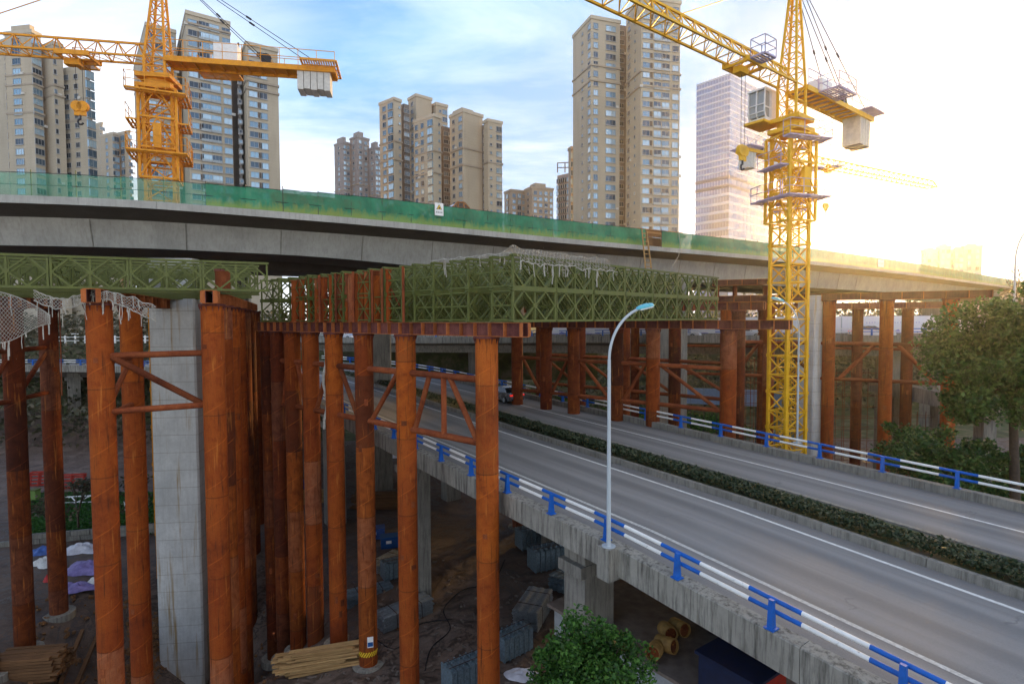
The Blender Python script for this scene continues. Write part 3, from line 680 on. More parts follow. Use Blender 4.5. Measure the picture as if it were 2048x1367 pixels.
# middle row, in front of the road
B0 = P2(0.55, 24.6); BD = P2(-0.751, 0.660).normalized()
def bline(t): return B0 + BD * t
def t_of_px(px):
    k = (px - CX) / F; return (B0.x - k * B0.y) / (k * BD.y - BD.x)
tm = thing('steel_trestle', 'near rusted pipe trestle with a long cap beam ending above the road', 'trestle', bline(8)); o0 = Vector(tm.location)
ZM = 19.82
cols = [t_of_px(px) for px in (973, 811, 727, 667, 620, 584, 556, 536)]
cp = [bline(q) for q in cols]
for i, p in enumerate(cp):
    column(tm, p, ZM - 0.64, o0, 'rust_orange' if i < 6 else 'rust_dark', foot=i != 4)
cap_beam(tm, bline(-0.05), bline(t_of_px(520)), ZM, o0)
fr = P2(-BD.y, BD.x) * -1.0                              # toward the camera side
for i in range(len(cp) - 1):
    a, b = cp[i], cp[i + 1]; z1, z2 = 17.15, 14.15; off = P2(0, -0.0)
    d = (b - a).normalized(); a_, b_ = a + d * 0.35, b - d * 0.35
    brace(tm, a_ + P2(0, 0, z1), b_ + P2(0, 0, z1), o0); brace(tm, a_ + P2(0, 0, z2), b_ + P2(0, 0, z2), o0)
    L = (b_ - a_).length
    if i == 0:
        m1, m2 = a_.lerp(b_, 0.42), a_.lerp(b_, 0.70)
        brace(tm, m1 + P2(0, 0, z1), a_ + d * 0.25 + P2(0, 0, z2), o0, 0.14); brace(tm, a_.lerp(b_, 0.5) + P2(0, 0, z1), a_.lerp(b_, 0.5) + P2(0, 0, z2), o0, 0.14); brace(tm, m2 + P2(0, 0, z1), b_ - d * 0.35 + P2(0, 0, z2), o0, 0.14)
    elif i % 2: brace(tm, a_ + d * 0.3 + P2(0, 0, z1), b_ - d * 0.3 + P2(0, 0, z2), o0, 0.14)
    else: brace(tm, b_ - d * 0.3 + P2(0, 0, z1), a_ + d * 0.3 + P2(0, 0, z2), o0, 0.14)
# short support pipes standing on the cap beam
px_list = [775, 749, 733, 724, 714, 703, 694, 679, 663, 647, 634, 618, 604, 590]
for i, px in enumerate(px_list):
    q = bline(t_of_px(px)) + P2(0.12, -0.16) * (1 if i % 3 else 0.4); r = 0.19 if i % 4 != 1 else 0.26
    t = thing('support_pipe', ['rusted short pipe strut, %s from the right end of the strut row on the trestle' % w_ for w_ in ('first', 'second', 'third', 'fourth', 'fifth', 'sixth', 'seventh', 'eighth', 'ninth', 'tenth', 'eleventh', 'twelfth', 'thirteenth', 'fourteenth')][i], 'pipe strut', (q.x, q.y, ZM), 0, 'short pipe struts on the middle cap beam')
    L = 2.75 + random.uniform(-0.1, 0.1)
    MB().tube((0, 0, 0), (0.02, 0, L), r, n=12).build('shaft', M['rust_orange'], t, smooth=50)
    MB().tube((0, 0, L), (0, 0, L + 0.06), r + 0.07, n=12).build('end_flange', M['rust_brace'], t)
    MB().tube((0, 0, 0), (0, 0, 0.05), r + 0.08, n=12).build('base_flange', M['rust_brace'], t)
    if i % 3 == 0: MB().tube((0, 0, 2.2), (0.75, -0.5, 0.9), 0.05, n=6).build('strut', M['rust_dark'], t)
# far row, beyond the road under the platform
AD = P2(0.690, 0.724).normalized()                       # run of the truss girders
CR = bline(0.3) + AD * 20.9
def fline(t): return CR + BD * t
tf = thing('steel_trestle', 'rusted pipe trestle beyond the road carrying the far end of the green girders', 'trestle', fline(4)); o0 = Vector(tf.location)
fc = [P2(*at(px, 700, d).xy) for px, d in ((1421, 41.5), (1262, 47), (1196, 50), (1095, 55), (1050, 58))]
fl = [-0.6, 5.2, 8.4, 12.6, 15.6, 19]
fc = [fline(q) for q in fl]
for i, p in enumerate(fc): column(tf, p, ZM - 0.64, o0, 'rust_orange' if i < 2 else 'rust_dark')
cap_beam(tf, fline(-4.6), fline(20.5), ZM, o0)
for i in range(len(fc) - 1):
    a, b = fc[i], fc[i + 1]; d = (b - a).normalized(); a_, b_ = a + d * 0.35, b - d * 0.35
    for z in (16.4, 13.4): brace(tf, a_ + P2(0, 0, z), b_ + P2(0, 0, z), o0, 0.16)
    z1, z2 = (16.4, 13.4) if i % 2 else (13.4, 16.4)
    brace(tf, a_ + d * 0.3 + P2(0, 0, z1), b_ - d * 0.3 + P2(0, 0, z2), o0, 0.14)
# second far row behind it
tg = thing('steel_trestle', 'dark rusted pipe trestle standing in shade behind the far row', 'trestle', fline(4) + AD * 7); o0 = Vector(tg.location)
gc = [fline(q) + AD * 7 for q in (1.5, 7, 12, 17, 22)]
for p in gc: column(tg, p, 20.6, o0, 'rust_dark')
cap_beam(tg, gc[0] - BD * 2, gc[-1] + BD * 2, 21.24, o0)
for a, b in zip(gc, gc[1:]):
    for z in (16.2, 13.2): brace(tg, a + P2(0, 0, z), b + P2(0, 0, z), o0, 0.16)
    brace(tg, a + P2(0, 0, 13.2), b + P2(0, 0, 16.2), o0, 0.14)
# right row under the viaduct
tr = thing('steel_trestle', 'orange rusted trestle at right with a cap beam behind the yellow crane', 'trestle', P2(*at(1660, 600, 50).xy)); o0 = Vector(tr.location)
ra, rb = P2(*at(1985, 585, 46).xy), P2(*at(1425, 595, 57).xy); rd = (rb - ra).normalized()
ZR = 22.15
rc = []
for px in (1900, 1773, 1658, 1538, 1452):
    k = (px - CX) / F; tt = (ra.x - k * ra.y) / (k * rd.y - rd.x); rc.append(ra + rd * tt)
for i, p in enumerate(rc): column(tr, p, ZR - 0.64, o0)
cap_beam(tr, ra, rb + rd * 4, ZR, o0, step=1.5)
for a, b, f in zip(rc, rc[1:], (1, 0, 1, 0)):
    d = (b - a).normalized(); a_, b_ = a + d * 0.4, b - d * 0.4
    for z in (17.6, 14.35): brace(tr, a_ + P2(0, 0, z), b_ + P2(0, 0, z), o0, 0.17)
    if f: a_, b_ = b_, a_; d = -d
    brace(tr, a_ + d * 0.5 + P2(0, 0, 17.5), b_ - d * 0.5 + P2(0, 0, 14.4), o0, 0.17)
# back row at right, mostly in shade
ts = thing('steel_trestle', 'rusted trestle in shade behind the orange right row', 'trestle', rc[1] + P2(4, 12)); o0 = Vector(ts.location)
sc_ = [p + P2(4.5, 11.5) for p in rc] + [rc[-1] + P2(-6, 14)]
for p in sc_: column(ts, p, 20.9, o0, 'rust_dark')
cap_beam(ts, sc_[0] - rd * 3, sc_[-1] + rd * 1, 21.5, o0, step=1.6)
for a, b in zip(sc_, sc_[1:]):
    for z in (16.6, 13.2): brace(ts, a + P2(0, 0, z), b + P2(0, 0, z), o0, 0.16)
ub = thing('steel_beam', 'short rusted beam packed under the viaduct soffit left of the yellow crane', 'beam', P2(*at(1436, 570, 60).xy, 23.9))
cap_beam(ub, P2(*at(1425, 570, 60).xy), P2(*at(1545, 570, 58).xy), 23.95, Vector(ub.location), 0.62, 0.5, 1.4)
for px in (1434, 1470, 1530):
    p = at(px, 575, 59.6); MB().box((p.x - ub.location.x, p.y - ub.location.y, 22.72 - 23.9), (0.35, 0.35, 1.2)).build('packing_block', M['rust_dark'], ub)
# left rows
LD = P2(-0.35, 0.937).normalized(); ZL = 21.42
def row(lbl, px, d0, ts_, mats, brz=True, beam_len=16):
    p0 = at(px, 600, d0); p0 = P2(p0.x, p0.y)
    t = thing('steel_trestle', lbl, 'trestle', p0); oo = Vector(t.location)
    cs = [p0 + LD * q for q in ts_]
    for c, m_ in zip(cs, mats): column(t, c, ZL - 0.64, oo, m_, zb=-10.0, foot=False)
    cap_beam(t, p0 - LD * 1.0, p0 + LD * beam_len, ZL, oo)
    return t, cs, oo
t1, c1, q1 = row('bright rusted column row left of the concrete pier under the netting', 197, 26.2, (0, 5.2, 17, 22), ('rust_orange', 'rust_orange', 'rust_dark', 'rust_dark'), beam_len=20)
t2, c2, q2 = row('tightly spaced rusted column row right of the concrete pier', 424, 28.2, (0, 3.6, 7.4, 11.6, 16, 21, 27), ('rust_orange', 'rust_orange', 'rust_orange', 'rust_orange', 'rust_dark', 'rust_dark', 'rust_dark'), beam_len=26)
for z, k in ((18.35, 0.0), (15.75, 0.0)):
    brace(t1, c1[0] + P2(0.42, 0.0, z), c2[0] + P2(-0.42, 0, z), q1, 0.15)
brace(t1, c1[0] + P2(0.5, 0, 18.3), c2[0] + P2(-0.6, 0, 15.8), q1, 0.15)
for (t, cs, oo) in ((t1, c1[:2], q1), (t2, c2, q2)):
    for i, (a, b) in enumerate(zip(cs, cs[1:])):
        for z in (18.0, 15.4): brace(t, a + P2(0, 0, z), b + P2(0, 0, z), oo, 0.15)
        z1, z2 = (18.0, 15.4) if i % 2 else (15.4, 18.0)
        brace(t, a + P2(0, 0, z1), b + P2(0, 0, z2), oo, 0.13)
# a stub column poking up through the girders
sp = thing('pipe_stub', 'rusted pipe end poking up through the left green girders', 'pipe', (c2[0].x + 0.1, c2[0].y + 0.9, ZL))
MB().tube((0, 0, 0), (0, 0, 1.05), 0.36, n=14).build('shaft', M['rust_brace'], sp, smooth=50); MB().box((-0.15, 0, 1.1), (0.35, 0.4, 0.12)).build('top_plate', M['rust_beam'], sp)
t3 = thing('steel_trestle', 'dark red pipe trestle at the far left edge behind the hanging net', 'trestle', P2(*at(90, 700, 38).xy)); q3 = Vector(t3.location)
c3 = [P2(*at(98, 700, 38).xy), P2(*at(26, 700, 34).xy), P2(*at(-52, 700, 31).xy)]
for c in c3: column(t3, c, ZL - 0.64, q3, 'rust_dark', foot=True)
cap_beam(t3, c3[0] + (c3[0] - c3[1]).normalized() * 1.2, c3[2], ZL, q3)
for a, b in zip(c3, c3[1:]):
    for z in (18.2, 15.2): brace(t3, a + P2(0, 0, z), b + P2(0, 0, z), q3, 0.15, 'rust_dark')
    brace(t3, a + P2(0, 0, 18.2), b + P2(0, 0, 15.2), q3, 0.15, 'rust_dark')

# ------------------------------------------------------------------ lattice panel girders
def bailey_mesh(fl=False):
    mb = MB(); H, L = 1.5, 3.0; cw = 0.055
    for y in (-0.06, 0.06):
        for z in (0.055, H - 0.055): mb.box((L / 2, y, z), (L, 0.05, 0.11))
    for x in (0.06, 1.5, 2.94): mb.box((x, 0, H / 2), (0.085, 0.09, H - 0.22))
    m_ = H / 2
    for x0, x1 in ((0.08, 0.76), (1.5, 0.76), (1.5, 2.24), (2.92, 2.24)):
        for z in (H - 0.11, 0.11): mb.bar((x0, 0, m_), (x1, 0, z), 0.075, 0.075, up=(0, 1, 0))
    for x, s_ in ((1.5, 1.0), (0.10, 0.6), (2.90, 0.6)):
        mb.prism([(x - 0.15 * s_, -0.055, m_), (x, -0.055, m_ - 0.16 * s_), (x + 0.15 * s_, -0.055, m_), (x, -0.055, m_ + 0.16 * s_)], (0, 0.11, 0))
    for x in (0.76, 2.24):
        for z in (0.14, H - 0.14): mb.box((x, 0, z), (0.20, 0.10, 0.07))
    for x in (0.0, 3.0):
        for z in (0.055, H - 0.055): mb.tube((x, -0.11, z), (x, 0.11, z), 0.045, n=8)
    return mb.mesh('panel', M['bailey_green'])
PAN = bailey_mesh()
def frame_mesh(w_):
    mb = MB()
    for z in (0.12, 0.75, 1.38): mb.box((0, w_ / 2, z), (0.05, w_ - 0.14, 0.06))
    mb.bar((0, 0.07, 0.15), (0, w_ - 0.07, 1.35), 0.04); mb.bar((0, w_ - 0.07, 0.15), (0, 0.07, 1.35), 0.04)
    return mb.mesh('bracing_frame', M['bailey_green'])
def girders(root, p0, d, nrm_, n, sp, npan_, layers, z0, stag=None):
    ang = math.atan2(d.y, d.x); FM = frame_mesh(sp)
    for i in range(n):
        npan = npan_ if i < 17 else 3
        q = p0 + nrm_ * (sp * i) + d * (stag(i) if stag else 0.0)
        g_ = link('truss_girder', None, root, (q.x - root.location.x, q.y - root.location.y, z0 - root.location.z), (0, 0, ang))
        for l in range(layers):
            for k in range(npan): link('panel', PAN, g_, (3.0 * k, 0, 1.5 * l))
        if i < n - 1 and i % 2 == 0:
            for l in range(layers):
                for k in ((0, 1, 3, 5, npan) if npan > 3 else (0, npan)):
                    link('bracing_frame', FM, g_, (3.0 * k + (0.03 if k < npan else -0.03), 0.0, 1.5 * l))
        if i < n - 1 and i % 2 == 1:
            link('bracing_frame', FM, g_, (0.06, 0, 1.5 * (layers - 1) if i % 4 == 1 else 0))
rp = thing('girder_platform', 'double stack of olive green lattice panel girders spanning the road', 'girder platform', (B0.x, B0.y, ZM))
girders(rp, bline(0.5) - AD * 0.25 + P2(0, 0), AD, BD, 19, 1.32, 7, 2, ZM + 0.01, stag=lambda i: 0.12 * math.sin(i * 2.3))
for i in (8, 10, 11, 13, 15, 17):                         # rusted posts bolted to the girder ends
    q = bline(0.5 + 0.92 * i) - AD * 0.42
    MB().box((q.x - B0.x, q.y - B0.y, 1.45), (0.12, 0.14, 2.9)).build('end_post', M['rust_brace'], rp)
lp0 = at(37, 577, 24.9); ld = P2(0.90, 0.435).normalized(); ln_ = P2(-ld.y, ld.x)
lp = thing('girder_platform', 'single layer of olive green lattice panel girders at left under the viaduct', 'girder platform', (lp0.x, lp0.y, ZL))
girders(lp, P2(lp0.x, lp0.y) - ld * 8.2, ld, ln_, 9, 1.75, 6, 1, ZL + 0.01, stag=lambda i: -0.10 * i + (0.3 if i % 3 == 0 else 0))
lo = Vector(lp.location)
for k in range(3):
    a = P2(lp0.x, lp0.y) - ld * 9 + ln_ * (0.2 + k * 0.5); b = a + ld * 18.3
    MB().bar(a - lo + P2(0, 0, ZL - 0.06 - 0.012 * k), b - lo + P2(0, 0, ZL - 0.06 - 0.012 * k), 0.16, 0.08).build('bearer', M['bailey_green'], lp)

# ------------------------------------------------------------------ mid-level viaduct behind
MVP = [(-75, 112), (-45, 100), (-20, 87), (5, 77), (28, 66), (44, 60), (66, 54), (100, 48)]
MC = catmull(MVP, 12); ML = [0.0]
for a, b in zip(MC, MC[1:]): ML.append(ML[-1] + (b - a).length)
def mid_path(s, lat=0.0, dz=0.0):
    s = max(0, min(ML[-1] - 0.01, s)); lo, hi = 0, len(ML) - 1
    while hi - lo > 1:
        m = (lo + hi) // 2
        if ML[m] <= s: lo = m
        else: hi = m
    u = (s - ML[lo]) / (ML[hi] - ML[lo]); p = MC[lo].lerp(MC[hi], u); d = (MC[hi] - MC[lo]).normalized()
    z = 16.55 + 0.95 * sstep(40, 130, s)
    return Vector((p.x - d.y * lat, p.y + d.x * lat, z + dz))
mv = thing('mid_viaduct', 'old grey viaduct with railings behind the columns at eye level', 'viaduct')
sm_ = srange(0, ML[-1] - 0.5, 2.5)
sweep([(0, 0), (10, 0), (10, -0.3), (8.2, -0.8), (7.8, -1.9), (2.2, -1.9), (1.8, -0.8), (0, -0.35)], sm_, mid_path).build('deck', M['concrete_old'], mv)
o = sweep([(0.3, 0.006), (5, 0.006), (9.7, 0.006)], sm_, mid_path, closed=False).build('road', M['asphalt']); uvd(o, [(l, s) for s in sm_ for l in (0.3, 5, 9.7)]); kind(o, 'structure')
k = 2.0
while k < ML[-1] - 6:
    for l0, l1 in ((-0.05, 0.25), (9.75, 10.05)): sweep([(l0, 0.5), (l1, 0.5), (l1, -0.4), (l0, -0.4)], srange(k + 0.01, k + 4.99, 1.7), mid_path).build('parapet_panel', M['concrete_parapet'], mv)
    k += 5
for s in (18, 46, 74, 102, 128, 150):
    p = mid_path(s, 5, -1.8); MB().box((0, 0, (p.z) / 2 - 1), (1.8, 1.8, p.z + 2)).build('pier', M['concrete_old'], mv, loc=(p.x, p.y, 0))
def path_railing(fn, lat, base, s0, s1, step, label, name='guard_railing'):
    t = thing(name, label, 'railing', fn(s0, lat, base)); o0 = Vector(t.location); n = int((s1 - s0) / step)
    for i in range(n):
        a = s0 + i * step; p = fn(a, lat, base) - o0; q = fn(a + 0.2, lat, base) - o0; d = (q - p).normalized()
        MB().prism([p - d * 0.1, p + d * 0.1, p + d * 0.07 + P2(0, 0, 0.75), p - d * 0.07 + P2(0, 0, 0.75)], P2(d.y, -d.x) * 0.12).build('post', M['rail_blue'], t)
        for h in (0.4, 0.72):
            for u0, u1, mm in ((-0.22, 0.22, 'rail_blue'), (0.22, 0.78, 'rail_white')): MB().tube(fn(a + u0 * step, lat, base + h) - o0, fn(a + u1 * step, lat, base + h) - o0, 0.055, n=6).build('rail', M[mm], t, smooth=50)
path_railing(mid_path, 0.1, 0.5, 20, 158, 5.0, 'blue and white railing on the eye level viaduct behind the trestles')
# printed hoarding along its far side
hd = thing('site_hoarding', 'white printed hoarding panels with pale purple hills along the eye level viaduct', 'hoarding', mid_path(96, 9.9, 0.5)); o0 = Vector(hd.location)
k = 84
while k < 150:
    a, b = mid_path(k, 9.95, 0.1) - o0, mid_path(k + 4.9, 9.95, 0.1) - o0; d = (b - a).normalized(); nn = P2(d.y, -d.x)
    pn = MB().prism([a, b, b + P2(0, 0, 2.5), a + P2(0, 0, 2.5)], -nn * 0.06).build('panel', M['hoarding_white'], hd)
    mb = MB(); base = a + nn * 0.012 + P2(0, 0, 0.35); pts = [base + d * 0.4]; xx = 0.4
    while xx < 2.6: xx += 0.35; pts.append(base + d * xx + P2(0, 0, 0.08 + 0.65 * abs(noise.noise((xx * 1.1, k, 0))) + 0.15 * random.random()))
    pts.append(base + d * 2.9); mb.prism(pts, nn * 0.006); mb.build('printed_hills', M['print_purple'], pn)
    mb = MB()
    for j in range(9):
        q = a + nn * 0.012 + d * (1.1 + j * 0.29 + (0.2 if j > 4 else 0)) + P2(0, 0, 1.7)
        for _ in range(3): mb.box(q + P2(0, 0, random.uniform(-0.06, 0.06)), (0.15 * random.random() + 0.03, 0.02, 0.03))
        mb.box(q, (0.03, 0.02, 0.18))
    mb.build('lettering', M['print_purple'], pn); kind(pn.children[1] if len(pn.children) > 1 else pn, 'stuff') if False else None
    MB().tube(a - d * 0.03 + P2(0, 0, 0), a - d * 0.03 + P2(0, 0, 2.75), 0.06, n=6).build('post', M['lamp_grey'], hd)
    k += 5.0
bh = thing('site_hoarding', 'plain light blue hoarding strip on the ground behind the far columns', 'hoarding', P2(*at(1400, 800, 78).xy, 8.0)); o0 = Vector(bh.location)
for i in range(9):
    a = P2(*at(1330 + i * 26, 800, 82 - i * 0.5).xy, 7.6) - o0; b = P2(*at(1330 + (i + 1) * 26 - 0.6, 800, 82 - (i + 1) * 0.5).xy, 7.6) - o0
    MB().prism([a, b, b + P2(0, 0, 2.3), a + P2(0, 0, 2.3)], P2(0.01, 0.08)).build('panel', M['hoarding_blue'], bh)
    MB().bar(a, a - P2(0, 0, 8.5), 0.1).build('post', M['dark_metal'], bh)
# lower service ramp at right
lr = thing('service_ramp', 'dark sloping concrete ramp low behind the right trestle', 'ramp', P2(*at(1800, 760, 62).xy, 12)); o0 = Vector(lr.location)
pa, pb = at(1735, 768, 66), at(1960, 815, 50); d = (pb - pa).normalized(); nn = P2(-d.y, d.x).normalized()
MB().prism([pa - o0, pb - o0, pb - o0 - P2(0, 0, 0.8), pa - o0 - P2(0, 0, 0.8)], nn * 5).build('slab', M['concrete_old'], lr)
MB().prism([pa - o0 + P2(0, 0, 0.004), pb - o0 + P2(0, 0, 0.004), pb - o0 + P2(0, 0, 0.7), pa - o0 + P2(0, 0, 0.7)], nn * 0.25).build('kerb_wall', M['concrete_old'], lr)
for u in (0.15, 0.5, 0.85):
    q = pa.lerp(pb, u) - o0 + nn * 2.5; MB().box((q.x, q.y, (q.z - 0.8 - o0.z) / 2 - 0.2), (1.2, 1.2, (q.z + o0.z) - 0.4)).build('pier', M['concrete_old'], lr)
# rebar cages / scaffold lines in the shade of the right trestle
def scaffold(label, px0, px1, d, z0, z1, stepx=0.9, stepz=1.2):
    a, b = P2(*at(px0, 800, d).xy), P2(*at(px1, 800, d).xy); L = (b - a).length; dd = (b - a).normalized(); nn = P2(-dd.y, dd.x)
    t = thing('scaffold_frame', label, 'scaffold', (a.x, a.y, z0), math.atan2(dd.y, dd.x)); n = int(L / stepx)
    st_ = MB().tube((0, 0, 0), (0, 0, z1 - z0), 0.03, n=5).mesh('standard', M['rust_dark'])
    for j in (0, 1.2):
        for i in range(n + 1): link('standard', st_, t, (i * stepx, j, 0))
        z = 0.4
        while z < z1 - z0: MB().tube((-0.2, j, z), (L + 0.2, j, z), 0.025, n=5).build('ledger', M['rust_dark'], t); z += stepz
    for i in range(0, n, 3): MB().tube((i * stepx, 0, 0.2), (min(L, (i + 3) * stepx), 0, min(z1 - z0, 3.2)), 0.022, n=5).build('diagonal', M['rust_dark'], t)
scaffold('thin scaffold frame between the far columns under the green girders', 1452, 1540, 62, 0.4, 15.5)
scaffold('thin scaffold frame in the shade right of the grey pier', 1668, 1750, 60, 0.4, 14.5)
scaffold('low scaffold stair frame behind the two rightmost rusted columns', 1800, 1890, 58, 2, 10)

# ------------------------------------------------------------------ tower cranes
def crane(label, base, zs, sc_k, mast_rot, jib_ang, mats, a=1.63, jib_len=40, cj_len=11.5, ztop_mast=26.3, zslew=33.1, zjib=35.3, zapex=42.6, cab_side=1, trolley=6.0, hook_drop=4.0, detail=True, weights=4, cage_bot=26.3, purple='platform_purple', cwh=2.3, cab=True):
    """zs: world z of foot. All z are world heights; cross sizes scale with sc_k."""
    t = thing('tower_crane', label, 'crane', base); bz = base[2]; K = sc_k
    mm, pm = M[mats], M[purple]
    A = a; sec = 2.5 * K
    # mast section
    mb = MB(); h = A / 2; lg = 0.085 * K
    for sx in (-1, 1):
        for sy in (-1, 1): mb.bar((sx * h, sy * h, 0), (sx * h, sy * h, sec), 0.19 * K)
    for (x0, y0, x1, y1) in ((-h, -h, h, -h), (h, -h, h, h), (h, h, -h, h), (-h, h, -h, -h)):
        for z in (0.06, sec / 2): mb.bar((x0, y0, z), (x1, y1, z), 0.085 * K)
        mb.bar((x0, y0, 0.1), (x1, y1, sec / 2), 0.08 * K); mb.bar((x1, y1, sec / 2), (x0, y0, sec - 0.05), 0.08 * K)
    for sx in (-1, 1):
        for sy in (-1, 1): mb.box((sx * h, sy * h, 0.08), (0.26 * K, 0.26 * K, 0.22 * K))
    SEC = mb.mesh('mast_section', mm)
    ld_ = MB()
    for y in (-0.2, 0.2): ld_.bar((0, y * K, 0), (0, y * K, sec), 0.03 * K)
    for i in range(8): ld_.bar((0, -0.2 * K, (i + 0.5) * sec / 8), (0, 0.2 * K, (i + 0.5) * sec / 8), 0.02 * K)
    LAD = ld_.mesh('ladder', mm)
    n = int(math.ceil((zslew - 0.7 - bz) / sec)); z = zslew - 0.7 - bz - n * sec
    for i in range(n):
        s_ = link('mast_section', SEC, t, (0, 0, z + i * sec), (0, 0, mast_rot)); link('ladder', LAD, s_, (0.15 * K, 0, 0), (0, 0, 0.4 * (i % 2)))
    # climbing cage
    cg = link('climbing_cage', None, t, (0, 0, cage_bot - bz), (0, 0, mast_rot)); H = zslew - 0.9 - cage_bot; e = h + 0.26 * K
    mb = MB()
    for sx in (-1, 1):
        for sy in (-1, 1): mb.bar((sx * e, sy * e, 0), (sx * e, sy * e, H), 0.15 * K)
    for (x0, y0, x1, y1) in ((-e, -e, e, -e), (e, -e, e, e), (e, e, -e, e), (-e, e, -e, -e)):
        nn = max(2, int(H / (1.9 * K)))
        for i in range(nn + 1): mb.bar((x0, y0, H * i / nn), (x1, y1, H * i / nn), 0.09 * K, 0.12 * K)
        for i in range(nn):
            mb.bar((x0, y0, H * i / nn), ((x0 + x1) / 2, (y0 + y1) / 2, H * (i + 1) / nn), 0.07 * K); mb.bar(((x0 + x1) / 2, (y0 + y1) / 2, H * (i + 1) / nn), (x1, y1, H * i / nn), 0.07 * K)
    mb.build('frame', mm, cg)
    def platform(parent, c, sx, sy, rail=(1, 1, 1, 1), nm='platform'):
        """slatted walkway c=(x,y,z) with rails on -x,+x,-y,+y"""
        mb = MB()
        nsl = max(3, int(min(sx, sy) / (0.16 * K)))
        for i in range(nsl):
            u = -0.5 + (i + 0.5) / nsl
            if sx >= sy: mb.box((0, u * sy, -0.015 * K), (sx, sy / nsl * 0.62, 0.02 * K))
            else: mb.box((u * sx, 0, -0.015 * K), (sx / nsl * 0.62, sy, 0.02 * K))
        for y in (-sy / 2, sy / 2): mb.box((0, y, 0.02 * K), (sx, 0.035 * K, 0.10 * K))
        for x in (-sx / 2, sx / 2): mb.box((x, 0, 0.02 * K), (0.035 * K, sy - 0.035 * K, 0.10 * K))
        nb = max(2, int(max(sx, sy) / (0.7 * K)))
        for i in range(1, nb):
            u = -0.5 + i / nb
            if sx >= sy: mb.box((u * sx, 0, -0.06 * K), (0.04 * K, sy, 0.06 * K))
            else: mb.box((0, u * sy, -0.06 * K), (sx, 0.04 * K, 0.06 * K))
        mb.build(nm, pm, parent, loc=c)
        mb = MB(); cs = [(-sx / 2, -sy / 2), (sx / 2, -sy / 2), (sx / 2, sy / 2), (-sx / 2, sy / 2)]
        for flag, (i, j) in zip((rail[2], rail[1], rail[3], rail[0]), ((0, 1), (1, 2), (2, 3), (3, 0))):
            if not flag: continue
            (x0, y0), (x1, y1) = cs[i], cs[j]; L = math.hypot(x1 - x0, y1 - y0); q = max(1, int(L / (1.0 * K)))
            for u in range(q + 1): mb.bar((x0 + (x1 - x0) * u / q, y0 + (y1 - y0) * u / q, 0), (x0 + (x1 - x0) * u / q, y0 + (y1 - y0) * u / q, 1.05 * K), 0.035 * K)
            for hh in (0.55, 1.05): mb.bar((x0, y0, hh * K), (x1, y1, hh * K), 0.035 * K)
        if any(rail): mb.build('handrail', pm, parent, loc=c)
    if detail:
        w_ = 0.62 * K; g = e + w_ / 2 + 0.08 * K; full = 2 * e + 2 * w_
        for zz, sides in ((H * 0.26, (1, 1, 1, 1)), (H * 0.62, (0, 1, 1, 0)), (H * 0.92, (1, 1, 0, 0))):
            if sides[0]: platform(cg, (0, -g, zz), full, w_, (1, 1, 1, 0))
            if sides[1]: platform(cg, (g, 0, zz), w_, full - 2 * w_, (0, 1, 0, 0))
            if sides[2]: platform(cg, (-g, 0, zz), w_, full - 2 * w_, (1, 0, 0, 0))
            if sides[3]: platform(cg, (0, g, zz), full, w_, (1, 1, 0, 1))
        MB().box((0, -e - 0.25 * K, H * 0.45), (0.45 * K, 0.3 * K, 1.6 * K)).build('hydraulic_box', mm, cg)
    def arm(name, x, y, z):                     # a part carried by the slewing ring, turned with the jib
        v = Matrix.Rotation(jib_ang, 3, 'Z') @ Vector((x, y, z)); return link(name, None, t, (v.x, v.y, v.z + zslew - bz), (0, 0, jib_ang))
    # slewing unit
    sl_ = link('slewing_unit', None, t, (0, 0, zslew - bz), (0, 0, jib_ang))
    mb = MB(); mb.box((0, 0, -0.55 * K), (2 * e, 2 * e, 0.28 * K)); mb.tube((0, 0, -0.42 * K), (0, 0, 0.0), 0.85 * K, n=20); mb.box((0, 0, 0.14 * K), (2.1 * K, 2.1 * K, 0.28 * K)); mb.build('turntable', mm, sl_, smooth=40)
    # slewing tower + head (local +x = jib)
    hw = 0.62 * K; zj = zjib - zslew; za = zapex - zslew
    mb = MB()
    for sx in (-1, 1):
        for sy in (-1, 1):
            mb.bar((sx * hw, sy * hw, 0.2), (sx * hw, sy * hw, zj), 0.15 * K); mb.bar((sx * hw, sy * hw, zj), (sx * 0.12 * K - 0.25 * K, sy * 0.16 * K, za), 0.13 * K)
    def ring(z):
        u = 0 if z <= zj else (z - zj) / (za - zj)
        return [(sx * (hw + (0.12 * K - hw) * u) - 0.25 * K * u, sy * (hw + (0.16 * K - hw) * u), z) for sx, sy in ((-1, -1), (1, -1), (1, 1), (-1, 1))]
    lv = [0.3 + (zj - 0.3) * i / 2 for i in range(3)] + [zj + (za - zj) * i / 7 for i in range(1, 8)]
    for z0_, z1_ in zip(lv, lv[1:]):
        r0, r1 = ring(z0_), ring(z1_)
        for i in range(4):
            mb.bar(r0[i], r0[(i + 1) % 4], 0.06 * K); mb.bar(r0[i], r1[(i + 1) % 4], 0.05 * K)
    mb.box((-0.25 * K, 0, za), (0.5 * K, 0.5 * K, 0.3 * K)); mb.build('tower_head', mm, sl_)
